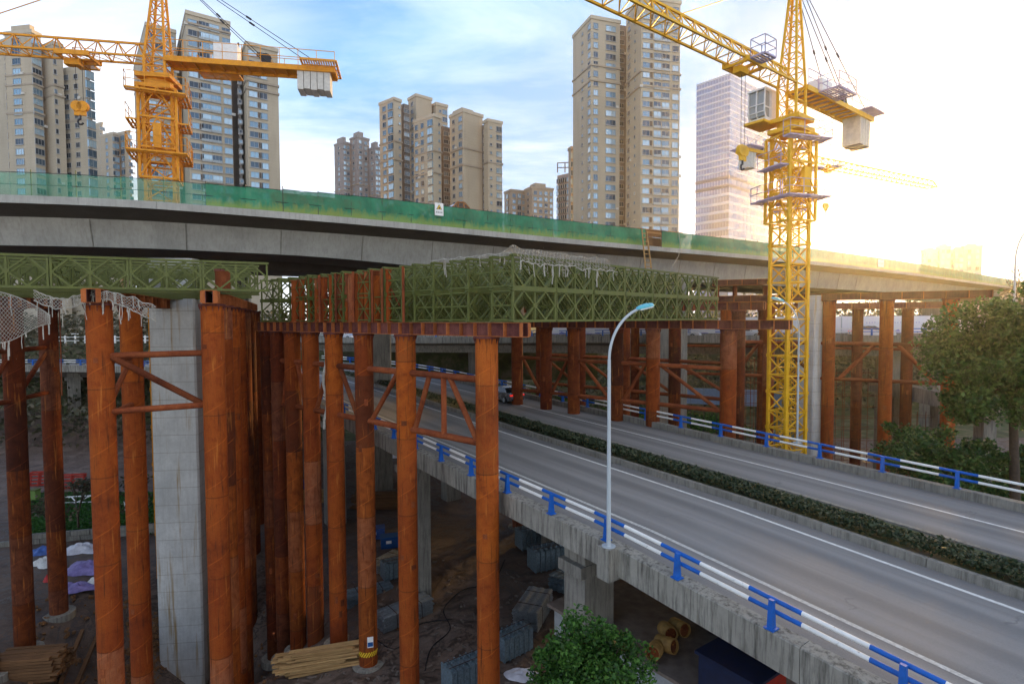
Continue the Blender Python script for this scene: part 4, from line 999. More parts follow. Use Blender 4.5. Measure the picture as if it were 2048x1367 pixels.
    if detail:
        platform(sl_, (0.75 * K, 0.0, za - 0.9 * K), 0.9 * K, 1.3 * K, (1, 1, 1, 1), 'head_platform')
        # cab
        if cab:
            cb = arm('cab', 0.75 * K, cab_side * 1.6 * K, zj * 0.10); mb = MB(); cw, cl, chh = 1.25 * K, 1.75 * K, 2.1 * K
            pr = [(-cl / 2, 0), (cl / 2 - 0.25 * K, 0), (cl / 2, 0.55 * K), (cl / 2 - 0.05 * K, chh), (-cl / 2, chh)]
            for y in (-cw / 2, cw / 2): mb.prism([(x, y, z) for x, z in pr], (0, -0.05 * K if y > 0 else 0.05 * K, 0)) if False else None
            mb.prism([(-cl / 2, -cw / 2, 0), (cl / 2 - 0.25 * K, -cw / 2, 0), (cl / 2 - 0.25 * K, cw / 2, 0), (-cl / 2, cw / 2, 0)], (0, 0, 0.25 * K)); mb.box((-0.05 * K, 0, chh), (cl + 0.1 * K, cw + 0.08 * K, 0.12 * K)); mb.box((-cl / 2 + 0.45 * K, 0, chh / 2 + 0.1 * K), (0.9 * K, cw, chh - 0.3 * K))
            mb.build('shell', M['cabin_white'], cb)
            mb = MB(); fx = cl / 2 - 0.06 * K
            for y in (-cw / 2 + 0.05 * K, cw / 2 - 0.05 * K, 0):
                mb.bar((fx - 0.2 * K, y, 0.22 * K), (fx, y, 0.6 * K), 0.08 * K); mb.bar((fx, y, 0.6 * K), (fx - 0.04 * K, y, chh), 0.08 * K)
            for y in (-cw / 2 + 0.03 * K, cw / 2 - 0.03 * K):
                for zz in (0.9 * K, chh - 0.1 * K): mb.bar((-cl / 2 + 0.5 * K, y, zz), (fx, y, zz), 0.07 * K)
                mb.bar((0.15 * K, y, 0.2 * K), (0.15 * K, y, chh), 0.07 * K)
            for zz in (0.6 * K, 1.1 * K): mb.bar((fx, -cw / 2, zz), (fx, cw / 2, zz), 0.06 * K)
            mb.build('window_frame', M['cabin_white'], cb)
            MB().box((0.38 * K, 0, chh / 2 + 0.1 * K), (0.72 * K, cw - 0.14 * K, chh - 0.45 * K)).build('glazing', M['cab_glass'], cb)
            MB().box((0.1 * K, 0, -0.1 * K), (cl + 0.3 * K, cw + 0.2 * K, 0.16 * K)).build('cab_floor', mm, cb)
    # jib: triangular truss of sections
    jb = arm('jib', hw, 0, zj); js = 2.4 * K; jw, jh = 0.62 * K, 1.05 * K
    mb = MB()
    for y in (-jw, jw): mb.bar((0, y, 0), (js, y, 0), 0.12 * K)
    mb.bar((0, 0, jh), (js, 0, jh), 0.12 * K)
    for i in range(2):
        x0, x1 = js * i / 2, js * (i + 1) / 2; xm = (x0 + x1) / 2
        for y in (-jw, jw): mb.bar((x0, y, 0), (xm, 0, jh), 0.055 * K); mb.bar((xm, 0, jh), (x1, y, 0), 0.055 * K)
        mb.bar((x0, -jw, 0), (x0, jw, 0), 0.05 * K); mb.bar((x0, -jw, 0), (x1, jw, 0), 0.04 * K)
    JS = mb.mesh('jib_section', mm); nj = int(jib_len / js)
    for i in range(nj): link('jib_section', JS, jb, (i * js, 0, 0))
    if nj > 3:
        mb = MB(); mb.prism([(nj * js, -jw, 0), (nj * js, jw, 0), (nj * js + 1.2 * K, 0, 0.3 * K)], (0, 0, 0.12 * K)); mb.bar((nj * js, 0, jh), (nj * js + 1.2 * K, 0, 0.4 * K), 0.1 * K); mb.build('jib_tip', mm, jb)
    # counter jib
    cj = arm('counter_jib', -hw, 0, zj - 0.05 * K); mb = MB(); cwd = 0.72 * K
    for y in (-cwd, cwd): mb.box((-cj_len / 2, y, 0), (cj_len, 0.14 * K, 0.34 * K))
    nb = int(cj_len / (0.8 * K))
    for i in range(nb + 1): mb.box((-cj_len * i / nb, 0, -0.06 * K), (0.09 * K, 2 * cwd - 0.14 * K, 0.14 * K))
    mb.build('girder', mm, cj)
    mb = MB(); mb.box((-cj_len / 2, 0, 0.02), (cj_len, 2 * cwd - 0.2 * K, 0.02 * K)); mb.build('walkway', pm, cj)
    if detail:
        mb = MB()
        for y in (-cwd - 0.1 * K, cwd + 0.1 * K):
            q = int(cj_len / (1.2 * K))
            for i in range(q + 1): mb.bar((-cj_len * i / q, y, 0.1 * K), (-cj_len * i / q, y, 1.2 * K), 0.035 * K)
            for hh in (0.65, 1.2): mb.bar((0, y, hh * K), (-cj_len, y, hh * K), 0.035 * K)
        mb.build('handrail', pm, cj)
        platform(cj, (-cj_len * 0.26, -cab_side * (cwd + 0.75 * K), -0.05 * K), 2.6 * K, 1.3 * K, (1, 1, 1 if cab_side > 0 else 0, 0 if cab_side > 0 else 1), 'side_platform')
        platform(cj, (-cj_len + 1.0 * K, 0, 0.30 * K), 2.4 * K, 2.9 * K, (0, 0, 0, 0), 'end_platform')
        MB().box((-cj_len * 0.34, -0.1 * K, 0.78 * K), (1.5 * K, 1.0 * K, 1.3 * K)).build('winch_house', M['cabin_white'], cj)
        MB().tube((-cj_len * 0.58, -0.5 * K, 0.55 * K), (-cj_len * 0.58, 0.5 * K, 0.55 * K), 0.36 * K, n=12).build('winch_drum', M['dark_metal'], cj, smooth=40)
    for i in range(weights):
        x = -cj_len + 0.55 * K + i * 0.44 * K; MB().box((0, 0, 0), (0.40 * K, 1.30 * K, cwh * K)).build('counterweight', M['weight_concrete'], cj, loc=(x, 0, -cwh * K / 2 + 0.10 * K + (0.06 * K if i % 2 else 0)))
    # pendant cables
    ax = -0.25 * K - hw
    for y in (-0.45, 0.45):
        for x in (cj_len * 0.93, cj_len * 0.60)[:2 if detail else 1]:
            a_, b_ = Vector((-0.25 * K, y * 0.3 * K, za)), Vector((-hw - x, y * K * 1.4, zj + 0.2)); MB().tube(a_, b_, 0.025 * K, n=5).build('pendant', M['cable'], sl_)
            m_ = a_.lerp(b_, 0.52); MB().tube(m_, a_.lerp(b_, 0.55), 0.07 * K, n=6).build('turnbuckle', M['dark_metal'], sl_)
    for x in (jib_len * 0.38, jib_len * 0.78): MB().tube((-0.25 * K, 0, za), (hw + x, 0, zj + jh), 0.03 * K, n=5).build('pendant', mm, sl_)
    # trolley and hook
    if trolley is not None:
        tr_ = arm('trolley', hw + trolley, 0, zj - 0.12 * K); mb = MB()
        for y in (-jw - 0.16 * K, jw + 0.16 * K): mb.box((0, y, 0), (2.0 * K, 0.12 * K, 0.30 * K))
        for x in (-0.9 * K, 0, 0.9 * K): mb.box((x, 0, -0.10 * K), (0.12 * K, 2 * jw + 0.2 * K, 0.16 * K))
        for x in (-0.8 * K, 0.8 * K):
            for y in (-jw, jw): mb.tube((x, y - 0.08 * K, -0.02 * K), (x, y + 0.08 * K, -0.02 * K), 0.16 * K, n=10)
        mb.box((0.3 * K, 0, -0.35 * K), (0.9 * K, 0.5 * K, 0.4 * K)); mb.build('carriage', mm, tr_)
        if detail: platform(tr_, (0.2 * K, -cab_side * (jw + 0.75 * K), -0.05 * K), 1.2 * K, 0.9 * K, (1, 1, 1, 1), 'basket')
        hk = arm('hook_block', hw + trolley, 0, zj - hook_drop); mb = MB()
        for y in (-0.18, 0.18): mb.tube((y * K, -0.12 * K, 0), (y * K, 0.12 * K, 0), 0.34 * K, n=12)
        mb.box((0, 0, -0.2 * K), (0.7 * K, 0.1 * K, 0.8 * K)); mb.build('sheave', mm, hk, smooth=40)
        mb = MB(); pts = [Vector((0, 0, -0.55 * K)), Vector((0, 0, -0.85 * K))] + [Vector((0.17 * K * math.cos(q) - 0.0, 0, -1.0 * K + 0.17 * K * math.sin(q))) for q in [1.6 - 0.55 * i for i in range(9)]]
        mb.path(pts, 0.06 * K, 7); mb.build('hook', M['dark_metal'], hk)
        for y in (-0.2, 0.2): MB().tube((trolley + y * K, 0, -0.2 * K), (trolley + y * K, 0, -hook_drop), 0.018 * K, n=4).build('hoist_rope', M['cable'], jb)
    return t
pc = at(1575, 700, 38.6)
crane('bright yellow tower crane standing beyond the road with white cab', (pc.x, pc.y, gz(pc.x, pc.y)), 0, 1.0, R_(17), math.atan2(-0.60, -0.80), 'crane_yellow', 1.63, 30, 10.6, zslew=33.0, zjib=35.4, zapex=42.7, cab_side=-1, trolley=5.2, hook_drop=5.2, cage_bot=26.4)
pc2 = at(328, 500, 52)
crane('orange tower crane behind the viaduct at left with grey counterweights', (pc2.x, pc2.y, gz(pc2.x, pc2.y)), 0, 1.35, R_(24), math.atan2(-0.18, -0.98), 'crane_orange', 2.2, 40, 14.6, zslew=41.4, zjib=43.3, zapex=52.2, cab_side=1, trolley=5.6, hook_drop=4.4, cage_bot=32.6, weights=5, purple='crane_orange', cwh=1.5, cab=False)
pc3 = at(1578, 500, 78)
crane('distant pale yellow tower crane with jib pointing right into the glare', (pc3.x, pc3.y, gz(pc3.x, pc3.y)), 0, 1.15, R_(10), math.atan2(19, 35.5), 'crane_yellow', 1.7, 36, 9, zslew=39.6, zjib=41.4, zapex=48, cab_side=1, trolley=7.2, hook_drop=5.5, cage_bot=33, weights=3, cwh=2.0)

# ------------------------------------------------------------------ apartment towers
_WM = {}
ACM = MB().box((0, 0, 0), (0.95, 0.42, 0.75)).mesh('air_conditioner', M['weight_concrete'])
def window_mesh(kind_, w_, h):
    key = (kind_, round(w_, 1), round(h, 1))
    if key in _WM: return _WM[key]
    mb = MB(); w_, h = key[1], key[2]       # lies in xz plane, outward = -y
    mb.mi = 0
    if kind_ == 'bay':                       # glazed corner-like bay, proud of the wall
        mb.box((0, -0.22, 0), (w_, 0.40, h)); mb.mi = 1
        for z in (-h / 2, h / 2): mb.box((0, -0.26, z), (w_ + 0.12, 0.56, 0.22))
        mb.box((0, -0.43, 0), (0.08, 0.04, h - 0.22))
    else:
        mb.box((0, 0.02, 0), (w_, 0.10, h)); mb.mi = 1
        t = 0.10
        for x in (-w_ / 2, w_ / 2): mb.box((x, -0.06, 0), (t, 0.20, h + t))
        for z in (-h / 2, h / 2): mb.box((0, -0.06, z), (w_ - t, 0.20, t))
        n = 3 if w_ > 2.6 else (2 if w_ > 1.2 else 1)
        for i in range(1, n): mb.box((-w_ / 2 + w_ * i / n, -0.05, 0), (0.07, 0.06, h - t))
        if kind_ == 'balc':
            mb.mi = 2; mb.box((0, -0.20, -h / 2 + 0.35), (w_ - 0.1, 0.05, 0.6)); mb.mi = 1; mb.box((0, -0.16, -h / 2 - 0.12), (w_ + 0.3, 0.5, 0.16))
        elif kind_ == 'louv':
            mb.mi = 3; mb.box((w_ / 2 + 0.55, 0.0, 0), (0.95, 0.06, h)); mb.mi = 1; mb.box((0.3, -0.12, -h / 2 - 0.12), (w_ + 1.3, 0.3, 0.14))
        else: mb.box((0, -0.12, -h / 2 - 0.12), (w_ + 0.3, 0.3, 0.14))
    me = mb.mesh('window', [M['window_glass_dark' if kind_ == 'dark' else 'window_glass'], M['window_frame'], M['balcony_glass'], M['window_louvre']]); _WM[key] = me; return me
def wing(t, corner, lpx, rpx, ytop, d, phi, lcols=(), rcols=(), mat='facade_beige', floor=3.0, ybot=470, cornices=(), trim=True, roof=None, z0=0.0):
    """a block with a vertical edge at pixel corner; its right face ends at rpx, its left face at lpx."""
    P = at(corner, ytop, d); ztop = P.z; c = P2(P.x, P.y); ph = R_(phi) - math.atan((corner - CX) / F); o0 = Vector(t.location)
    e1, e2 = P2(math.cos(ph), math.sin(ph)), P2(-math.sin(ph), math.cos(ph))
    def solve(e, px):
        k = (px - CX) / F; return max(0.5, (k * c.y - c.x) / (e.x - k * e.y))
    L1 = solve(e1, rpx) if rpx > corner + 1 else 10.0
    L2 = solve(e2, lpx) if lpx < corner - 1 else 10.0
    L2 = min(L2, 40); L1 = min(L1, 40)
    q = [c, c + e1 * L1, c + e1 * L1 + e2 * L2, c + e2 * L2]; q = [v - P2(o0.x, o0.y) for v in q]
    body = MB().prism([v + P2(0, 0, z0) for v in q], (0, 0, ztop - z0)).build('wing', M[mat], t)
    def bandbox(za, zb, out, mm, name):
        cc = (q[0] + q[2]) / 2; MB().prism([cc + (v - cc).normalized() * ((v - cc).length + out * 1.4) + P2(0, 0, za) for v in q], (0, 0, zb - za)).build(name, M[mm], body)
    if trim: bandbox(ztop - 0.55, ztop + 0.55, 0.28, 'facade_trim' if mat == 'facade_beige' else mat, 'roof_parapet')
    for fl in cornices: bandbox(ztop - fl * floor - 0.28, ztop - fl * floor + 0.28, 0.34, 'facade_taupe', 'cornice')
    if roof: 
        for u0, u1, h in roof:
            a, b = q[0].lerp(q[1], u0), q[0].lerp(q[1], u1); m_ = (q[3] - q[0])
            MB().prism([a + m_ * 0.15 + P2(0, 0, ztop), b + m_ * 0.15 + P2(0, 0, ztop), b + m_ * 0.85 + P2(0, 0, ztop), a + m_ * 0.85 + P2(0, 0, ztop)], (0, 0, h)).build('roof_house', M[mat], body)
    zbot = at(corner, ybot, d).z
    for cols, a0, e, L, ang in ((rcols, q[0], e1, L1, ph), (lcols, q[3], -e2, L2, ph - PI / 2)):
        for u, w_, kd in cols:
            hh = {'dark': 1.5, 'bay': 2.3, 'small': 0.9, 'win': 1.75, 'balc': 2.1, 'louv': 1.7}[kd]
            wm = window_mesh('win' if kd == 'small' else kd, w_, hh); z = ztop - 2.6
            pos = a0 + e * (L * u)
            if kd == 'dark' and w_ > 3.4:
                pass
            while z > zbot:
                o = link('window', wm, t, (pos.x, pos.y, z), (0, 0, ang))
                if kd in ('win', 'dark', 'louv') and random.random() < 0.07:
                    ex = pos + e * (w_ / 2 + 0.55) * (1 if kd != 'louv' else -1); nrm2 = Vector((math.sin(ang), -math.cos(ang), 0)); link('air_conditioner', ACM, t, (ex.x + nrm2.x * 0.2, ex.y + nrm2.y * 0.2, z - 0.7), (0, 0, ang))
                z -= floor
    return body
def tower(name, label, px, d, cat='apartment tower'):
    p = at(px, 500, d); return thing(name, label, cat, (p.x, p.y, 0.0))
# far left tower behind the orange crane's jib
T = tower('apartment_tower', 'beige apartment tower at the left edge under the orange jib', 90, 175)
wing(T, 14, -70, 22, 78, 178, 24, (), ((0.3, 1.9, 'win'),), ybot=400)
wing(T, 22, 14, 36, 95, 184, 24, (), ((0.5, 1.4, 'dark'),), 'facade_recess_shade', ybot=400, trim=False)
wing(T, 62, 33, 104, 62, 174, 40, ((0.42, 2.9, 'win'),), ((0.45, 2.9, 'win'),), ybot=400, cornices=(4.2, 5.2, 8), roof=((0.3, 0.8, 2.5),))
wing(T, 104, 92, 146, 85, 176, 24, (), ((0.18, 0.8, 'dark'),), ybot=400, cornices=(4.2, 5.2))
wing(T, 176, 140, 192, 133, 178, 40, ((0.2, 1.8, 'dark'), (0.55, 1.5, 'dark')), ((0.5, 2.6, 'bay'),), ybot=400, cornices=(3.2, 5.4))
T = tower('apartment_tower', 'small distant beige apartment block between the orange crane and left tower', 235, 265)
wing(T, 203, 194, 216, 246, 268, 30, (), ((0.4, 2.2, 'dark'),), ybot=400, floor=3.1)
wing(T, 226, 214, 247, 266, 262, 30, ((0.5, 1.6, 'win'),), ((0.3, 2.0, 'win'), (0.8, 1.8, 'bay')), ybot=400, floor=3.1)
wing(T, 258, 246, 272, 262, 262, 30, ((0.5, 2.0, 'bay'),), ((0.5, 1.6, 'win'),), ybot=400, floor=3.1)
# tall tower behind the orange crane
T = tower('apartment_tower', 'tall beige apartment slab right behind the orange crane mast', 430, 172)
wing(T, 290, 284, 369, 48, 176, 5, (), ((0.15, 2.4, 'win'), (0.42, 2.2, 'win'), (0.78, 2.6, 'win')), ybot=420, cornices=(3,))
wing(T, 371, 366, 475, 24, 170, 5, (), ((0.14, 2.3, 'louv'), (0.40, 2.7, 'balc'), (0.63, 2.7, 'balc'), (0.90, 2.2, 'win')), ybot=420, cornices=(1.0,), roof=((0.24, 0.74, 3.2),))
wing(T, 475, 470, 492, 85, 175, 5, (), ((0.35, 0.9, 'dark'), (0.75, 0.9, 'small')), 'facade_recess_shade', ybot=420, trim=False)
wing(T, 491, 486, 567, 86, 172, 9, (), ((0.20, 2.3, 'louv'), (0.52, 2.1, 'win')), ybot=420, cornices=(3.6, 4.4))
# middle cluster
T = tower('apartment_tower', 'beige stepped apartment cluster behind the warning sign in the centre', 870, 215)
W3 = dict(ybot=465, floor=3.0)
wing(T, 787, 765, 808, 197, 216, 38, ((0.80, 2.6, 'bay'), (0.35, 2.0, 'win')), ((0.75, 0.9, 'small'),), cornices=(5.2, 7.5), **W3)
wing(T, 808, 802, 824, 207, 222, 38, (), ((0.45, 2.6, 'dark'),), 'facade_recess_shade', trim=False, **W3)
wing(T, 832, 822, 868, 190, 224, 30, ((0.5, 1.6, 'dark'),), (), cornices=(4, 6.4), **W3)
wing(T, 872, 860, 899, 207, 228, 30, (), ((0.35, 0.9, 'small'), (0.75, 2.2, 'win')), **W3)
wing(T, 866, 832, 886, 230, 208, 42, ((0.86, 2.5, 'bay'), (0.45, 1.6, 'win'), (0.15, 1.6, 'win')), ((0.75, 0.9, 'small'),), cornices=(4.2, 6.8), **W3)
wing(T, 886, 880, 908, 252, 216, 35, (), ((0.3, 2.2, 'dark'), (0.75, 1.4, 'dark')), 'facade_recess_shade', trim=False, **W3)
wing(T, 926, 903, 968, 221, 207, 36, ((0.80, 2.0, 'win'), (0.3, 1.5, 'dark')), (), cornices=(4.4, 6.4), roof=((0.05, 0.62, 1.6),), **W3)
wing(T, 967, 962, 976, 250, 212, 36, (), ((0.5, 1.8, 'dark'),), 'facade_recess_shade', trim=False, **W3)
wing(T, 976, 970, 1006, 240, 208, 30, (), ((0.2, 0.8, 'small'), (0.78, 2.4, 'win')), cornices=(5,), **W3)
# grey far towers
T = tower('apartment_tower', 'distant grey apartment tower left of the beige centre cluster', 720, 330)
for c, l, r, y in ((686, 675, 706, 284), (714, 706, 744, 273), (750, 743, 768, 294)):
    wing(T, c, l, r, y, 330, 32, ((0.5, 1.6, 'win'),), ((0.25, 1.8, 'win'), (0.7, 1.6, 'win')), 'facade_grey', ybot=420, cornices=(9,), roof=((0.2, 0.6, 3.5),))
T = tower('apartment_tower', 'low grey brown apartment block right of the centre cluster', 1058, 285)
wing(T, 1022, 1010, 1052, 380, 288, 28, ((0.5, 1.8, 'bay'),), ((0.2, 1.8, 'win'), (0.55, 1.8, 'bay'), (0.85, 1.5, 'win')), 'facade_taupe', ybot=450)
wing(T, 1064, 1050, 1107, 374, 284, 28, ((0.5, 1.8, 'dark'),), ((0.15, 1.8, 'win'), (0.4, 1.8, 'win'), (0.65, 1.8, 'balc'), (0.9, 1.6, 'win')), 'facade_taupe', ybot=450, roof=((0.2, 0.7, 2.6),))
T = tower('office_block', 'narrow grey office block with open roof frame beside the tall tower', 1130, 255, 'office building')
wing(T, 1144, 1115, 1150, 345, 250, 55, tuple((0.08 + 0.14 * i, 1.9, 'win') for i in range(7)), (), 'facade_grey', floor=2.7, ybot=455, trim=False)
P_ = [at(px, 345, d_) - Vector(T.location) for px, d_ in ((1144, 250), (1130, 258), (1115, 268))]
for p in P_: MB().bar(p, p + P2(0, 0, 4.4), 0.5).build('roof_post', M['facade_grey'], T)
for z in (2.2, 4.4): MB().bar(P_[0] + P2(0, 0, z), P_[2] + P2(0, 0, z), 0.45).build('roof_rail', M['facade_grey'], T)
# tall tower right of centre
T = tower('apartment_tower', 'tallest beige apartment tower right of centre behind the yellow jib', 1250, 183)
W4 = dict(ybot=480, floor=3.0)
wing(T, 1182, 1146, 1238, 34, 185, 27, ((0.55, 0.9, 'small'), (0.92, 1.8, 'win')), ((0.16, 1.6, 'win'), (0.68, 3.6, 'win')), cornices=(5, 6.6), roof=((0.55, 0.95, 1.5),), **W4)
wing(T, 1238, 1232, 1252, 50, 194, 27, (), ((0.35, 1.6, 'dark'),), 'facade_recess_shade', trim=False, **W4)
wing(T, 1283, 1250, 1356, -6, 180, 27, ((0.22, 1.7, 'dark'), (0.62, 0.8, 'small')), ((0.13, 2.4, 'louv'), (0.42, 2.6, 'balc'), (0.63, 2.6, 'balc'), (0.88, 2.2, 'win')), cornices=(7.5, 9), **W4)
wing(T, 1142, 1137, 1148, 296, 200, 27, (), ((0.5, 1.4, 'win'),), 'facade_taupe', **W4)
# glass tower
T = tower('glass_tower', 'pale lavender glass office tower with white bands behind the yellow crane', 1462, 262, 'office tower')
c = at(1461, 146, 262); o0 = Vector(T.location); ph = R_(41)
e1, e2 = P2(math.cos(ph), math.sin(ph)), P2(-math.sin(ph), math.cos(ph)); c0 = P2(c.x, c.y) - P2(o0.x, o0.y)
def _solve(e, px):
    k = (px - CX) / F; return (k * c.y - c.x) / (e.x - k * e.y)
L1, L2 = _solve(e1, 1536), _solve(e2, 1389); q = [c0, c0 + e1 * L1, c0 + e1 * L1 + e2 * L2, c0 + e2 * L2]; cc = (q[0] + q[2]) / 2
MB().prism(q, (0, 0, c.z)).build('curtain_wall', M['tower_glass'], T)
z = c.z; i = 0
zlow = at(1461, 500, 262).z
while z > zlow:
    dark_ = i in (17, 18, 26)
    hh = 1.5 if dark_ else (0.7 if i < 17 else 1.35)
    MB().prism([cc + (v - cc) * 1.012 + P2(0, 0, z - hh) for v in q], (0, 0, hh)).build('band', M['tower_band_dark' if dark_ else 'tower_band'], T)
    z -= 3.9 if i >= 17 else 2.7
    i += 1
for e, L in ((e1, L1), (e2, L2)):
    for k in range(1, 12):
        p = c0 + e * (L * k / 12); nn = (p - cc).normalized() * 0.15; MB().bar(p + nn + P2(0, 0, zlow), p + nn + P2(0, 0, c.z + 1.2), 0.07).build('mullion', M['tower_band'], T)
# pale blocks in the haze at right
for lbl, px, wds in (('hazy pale tower block far right above the netting, left of its twin', 1868, ((1838, 1852, 1872, 500), (1868, 1880, 1898, 493))), ('hazy pale tower block far right above the netting, right of its twin', 1930, ((1898, 1908, 1924, 499), (1918, 1928, 1960, 493)))):
    T = tower('apartment_tower', lbl, px, 300)
    for l, c_, r, y in wds: wing(T, c_, l, r, y, 300, 30, ((0.5, 1.6, 'win'),), ((0.3, 1.6, 'win'), (0.75, 1.6, 'win')), 'facade_pale', ybot=560, roof=((0.2, 0.7, 1.5),))

# ------------------------------------------------------------------ street lamps and signs
def lamp(label, base, top_h, reach, ang, r0=0.085):
    t = thing('street_lamp', label, 'street lamp', base, ang)
    MB().tube((0, 0, 0), (0, 0, 0.03), 0.26, n=12).build('base_plate', M['lamp_grey'], t)
    mb = MB(); mb.tube((0, 0, 0.03), (0, 0, top_h * 0.78), r0, r0 * 0.72, n=12); mb.build('pole', M['lamp_grey'], t, smooth=50)
    pts = [Vector((0, 0, top_h * 0.78))]
    for i in range(1, 15):
        u = i / 14; a = u * R_(72); pts.append(Vector((reach * (1 - math.cos(a)) / (1 - math.cos(R_(72))) * 1.0, 0, top_h * 0.78 + (top_h * 0.22 - 0.1) * math.sin(a) / math.sin(R_(72)))))
    MB().path(pts, r0 * 0.62, 10).build('arm', M['lamp_grey'], t, smooth=60)
    e = pts[-1]; dx = (pts[-1] - pts[-2]).normalized()
    hd_ = link('lamp_head', None, t, e); hd_.rotation_euler = (0, -math.atan2(dx.z, dx.x) * 0.55, 0)
    mb = MB(); n = 10; prof = [(-0.10, 0.04), (0.0, 0.11), (0.18, 0.15), (0.45, 0.16), (0.68, 0.12), (0.80, 0.03)]
    vs = []
    for x, r in prof:
        for k in range(n):
            a = PI * k / (n - 1); vs.append((x, math.cos(a) * r * 1.15, math.sin(a) * r * 0.95))
    fs = [(i * n + k, i * n + k + 1, (i + 1) * n + k + 1, (i + 1) * n + k) for i in range(len(prof) - 1) for k in range(n - 1)] + [tuple(i * n for i in range(len(prof))) + tuple(i * n + n - 1 for i in range(len(prof) - 1, -1, -1))]
    mb.add(vs, fs); mb.build('shell', M['lamp_shell'], hd_, smooth=60)
    MB().box((0.34, 0, -0.03), (0.62, 0.26, 0.05)).build('lens', M['lamp_lens'], hd_)
    return t
pb = road(-0.42, -0.22, 0.252); lamp('tall grey street lamp with teal head on the near parapet', pb, 8.9, 1.35, R_(28))
pb2 = at(1594, 900, 36.9); pb2 = road(0, 0) * 0 + Vector((pb2.x, pb2.y, 11.75)); lamp('grey street lamp with teal head in front of the yellow crane mast', pb2, 9.4, 1.1, R_(180), 0.07)
p3 = at(2027, 640, 70); lamp('slim grey street lamp at the right edge above the big tree', (p3.x, p3.y, 12.0), 19.0, 1.8, R_(0), 0.14)
p4 = at(112, 720, 74); lamp('distant pale lamp pole on the curving ramp behind the hanging net', (p4.x, p4.y, 12.5), 12.5, 1.2, R_(180), 0.12)
sg = thing('road_sign', 'small square road sign on a post on the eye level viaduct', 'sign', mid_path(114, 0.4, 0.5)); 
MB().tube((0, 0, 0), (0, 0, 2.2), 0.05, n=8).build('post', M['lamp_grey'], sg); MB().box((0, -0.06, 2.5), (1.0, 0.04, 1.1)).build('plate', M['weight_concrete'], sg)
MB().box((0, -0.085, 2.55), (0.62, 0.008, 0.62)).build('symbol', M['shed_wall'], sg)
def netsign(px, w_, h, zc, label, art):
    s = s_of_px(px); p = up_path(s, 0.08, zc); q = up_path(s + 0.3, 0.08, zc); d = (q - p)
    t = thing('warning_sign', label, 'sign', p, math.atan2(d.y, d.x))
    MB().box((0, 0, 0), (w_, 0.02, h)).build('plate', M['sign_white'], t); art(t)
def art1(t):
    mb = MB(); mb.prism([(-0.26, -0.016, -0.02), (0.26, -0.016, -0.02), (0, -0.016, 0.42)], (0, 0.005, 0)); mb.build('triangle', M['sign_dark'], t)
    mb = MB(); mb.prism([(-0.20, -0.021, 0.012), (0.20, -0.021, 0.012), (0, -0.021, 0.35)], (0, 0.004, 0)); mb.build('triangle_fill', M['sign_yellow'], t)
    mb = MB(); mb.prism([(-0.04, -0.025, 0.04), (0.07, -0.025, 0.04), (0.10, -0.025, 0.12), (-0.0, -0.025, 0.20), (-0.06, -0.025, 0.13)], (0, 0.003, 0)); mb.build('pictogram', M['sign_dark'], t)
    for j in range(4):
        mb = MB(); x = -0.24 + j * 0.16
        for dz_ in (-0.05, 0.0, 0.045): mb.box((x, -0.014, -0.24 + dz_), (0.11, 0.006, 0.016))
        mb.box((x, -0.0145, -0.24), (0.016, 0.006, 0.13)); mb.box((x - 0.04, -0.0145, -0.265), (0.014, 0.006, 0.07)); mb.build('character', M['sign_dark'], t)
netsign(877, 0.78, 1.02, 1.42, 'white warning sign with yellow triangle fixed on the green netting', art1)
def art2(t):
    for j, c in enumerate(('print_purple', 'sign_yellow', 'print_purple', 'sign_yellow', 'print_purple')):
        mb = MB(); x = -0.8 + j * 0.4
        for dz_ in (-0.12, 0.0, 0.12): mb.box((x, -0.014, dz_), (0.26, 0.006, 0.035))
        mb.box((x, -0.0145, 0), (0.035, 0.006, 0.30)); mb.build('character', M[c], t)
netsign(1763, 2.3, 1.15, 0.95, 'white banner with coloured lettering on the right netting', art2)

# ------------------------------------------------------------------ things on the viaduct deck
for i, (px, dd, zc, lbl) in enumerate(((838, 5.0, 1.30, 'leftmost wooden cable drum form showing above the netting'), (870, 4.2, 1.25, 'second wooden drum form above the netting, over the warning sign'), (912, 3.4, 1.20, 'third wooden drum form above the netting, right of the warning sign'), (950, 2.2, 1.65, 'rightmost and nearest octagonal wooden drum form above the netting'))):
    s = s_of_px(px); p = up_path(s, dd, 0.0); t = thing('drum_form', lbl, 'formwork', p, R_(4 + 5 * i), 'octagonal wooden drum forms on the viaduct'); r = 0.80 if i == 3 else 0.88; zc += 0.32
    oct_ = [Vector((r * math.cos(a), 0, zc + r * math.sin(a))) for a in [PI / 8 + PI / 4 * k for k in range(8)]]
    for k in range(8): MB().bar(oct_[k], oct_[(k + 1) % 8], 0.12, 0.14, up=(0, 1, 0)).build('rim_board', M['timber_red'], t)
    for x in (-0.26, 0.26): MB().box((x, -0.02, zc), (0.13, 0.10, 1.55 if i == 3 else 1.7)).build('upright', M['timber_red'], t)
    for z in (-0.3, 0.25): MB().box((0, 0.06, zc + z), (1.45, 0.06, 0.14)).build('cross_board', M['timber_red'], t)
    mb = MB()
    for k in range(8): mb.prism([oct_[k] * 0.99 + P2(0, 0.1, zc * 0.01), oct_[(k + 1) % 8] * 0.99 + P2(0, 0.1, zc * 0.01), oct_[(k + 1) % 8] * 0.99 + P2(-0.5, 3.2, zc * 0.01), oct_[k] * 0.99 + P2(-0.5, 3.2, zc * 0.01)], (oct_[k] - P2(0, 0, zc)) * -0.02)
    mb.build('shell', M['tarp_white'] if i in (2, 3) else M['timber_dark'], t)
    for yy in (0.5, 2.6): MB().box((-0.1, yy, (zc - r) / 2), (1.2, 0.3, max(0.05, zc - r))).build('trestle_foot', M['timber_dark'], t)
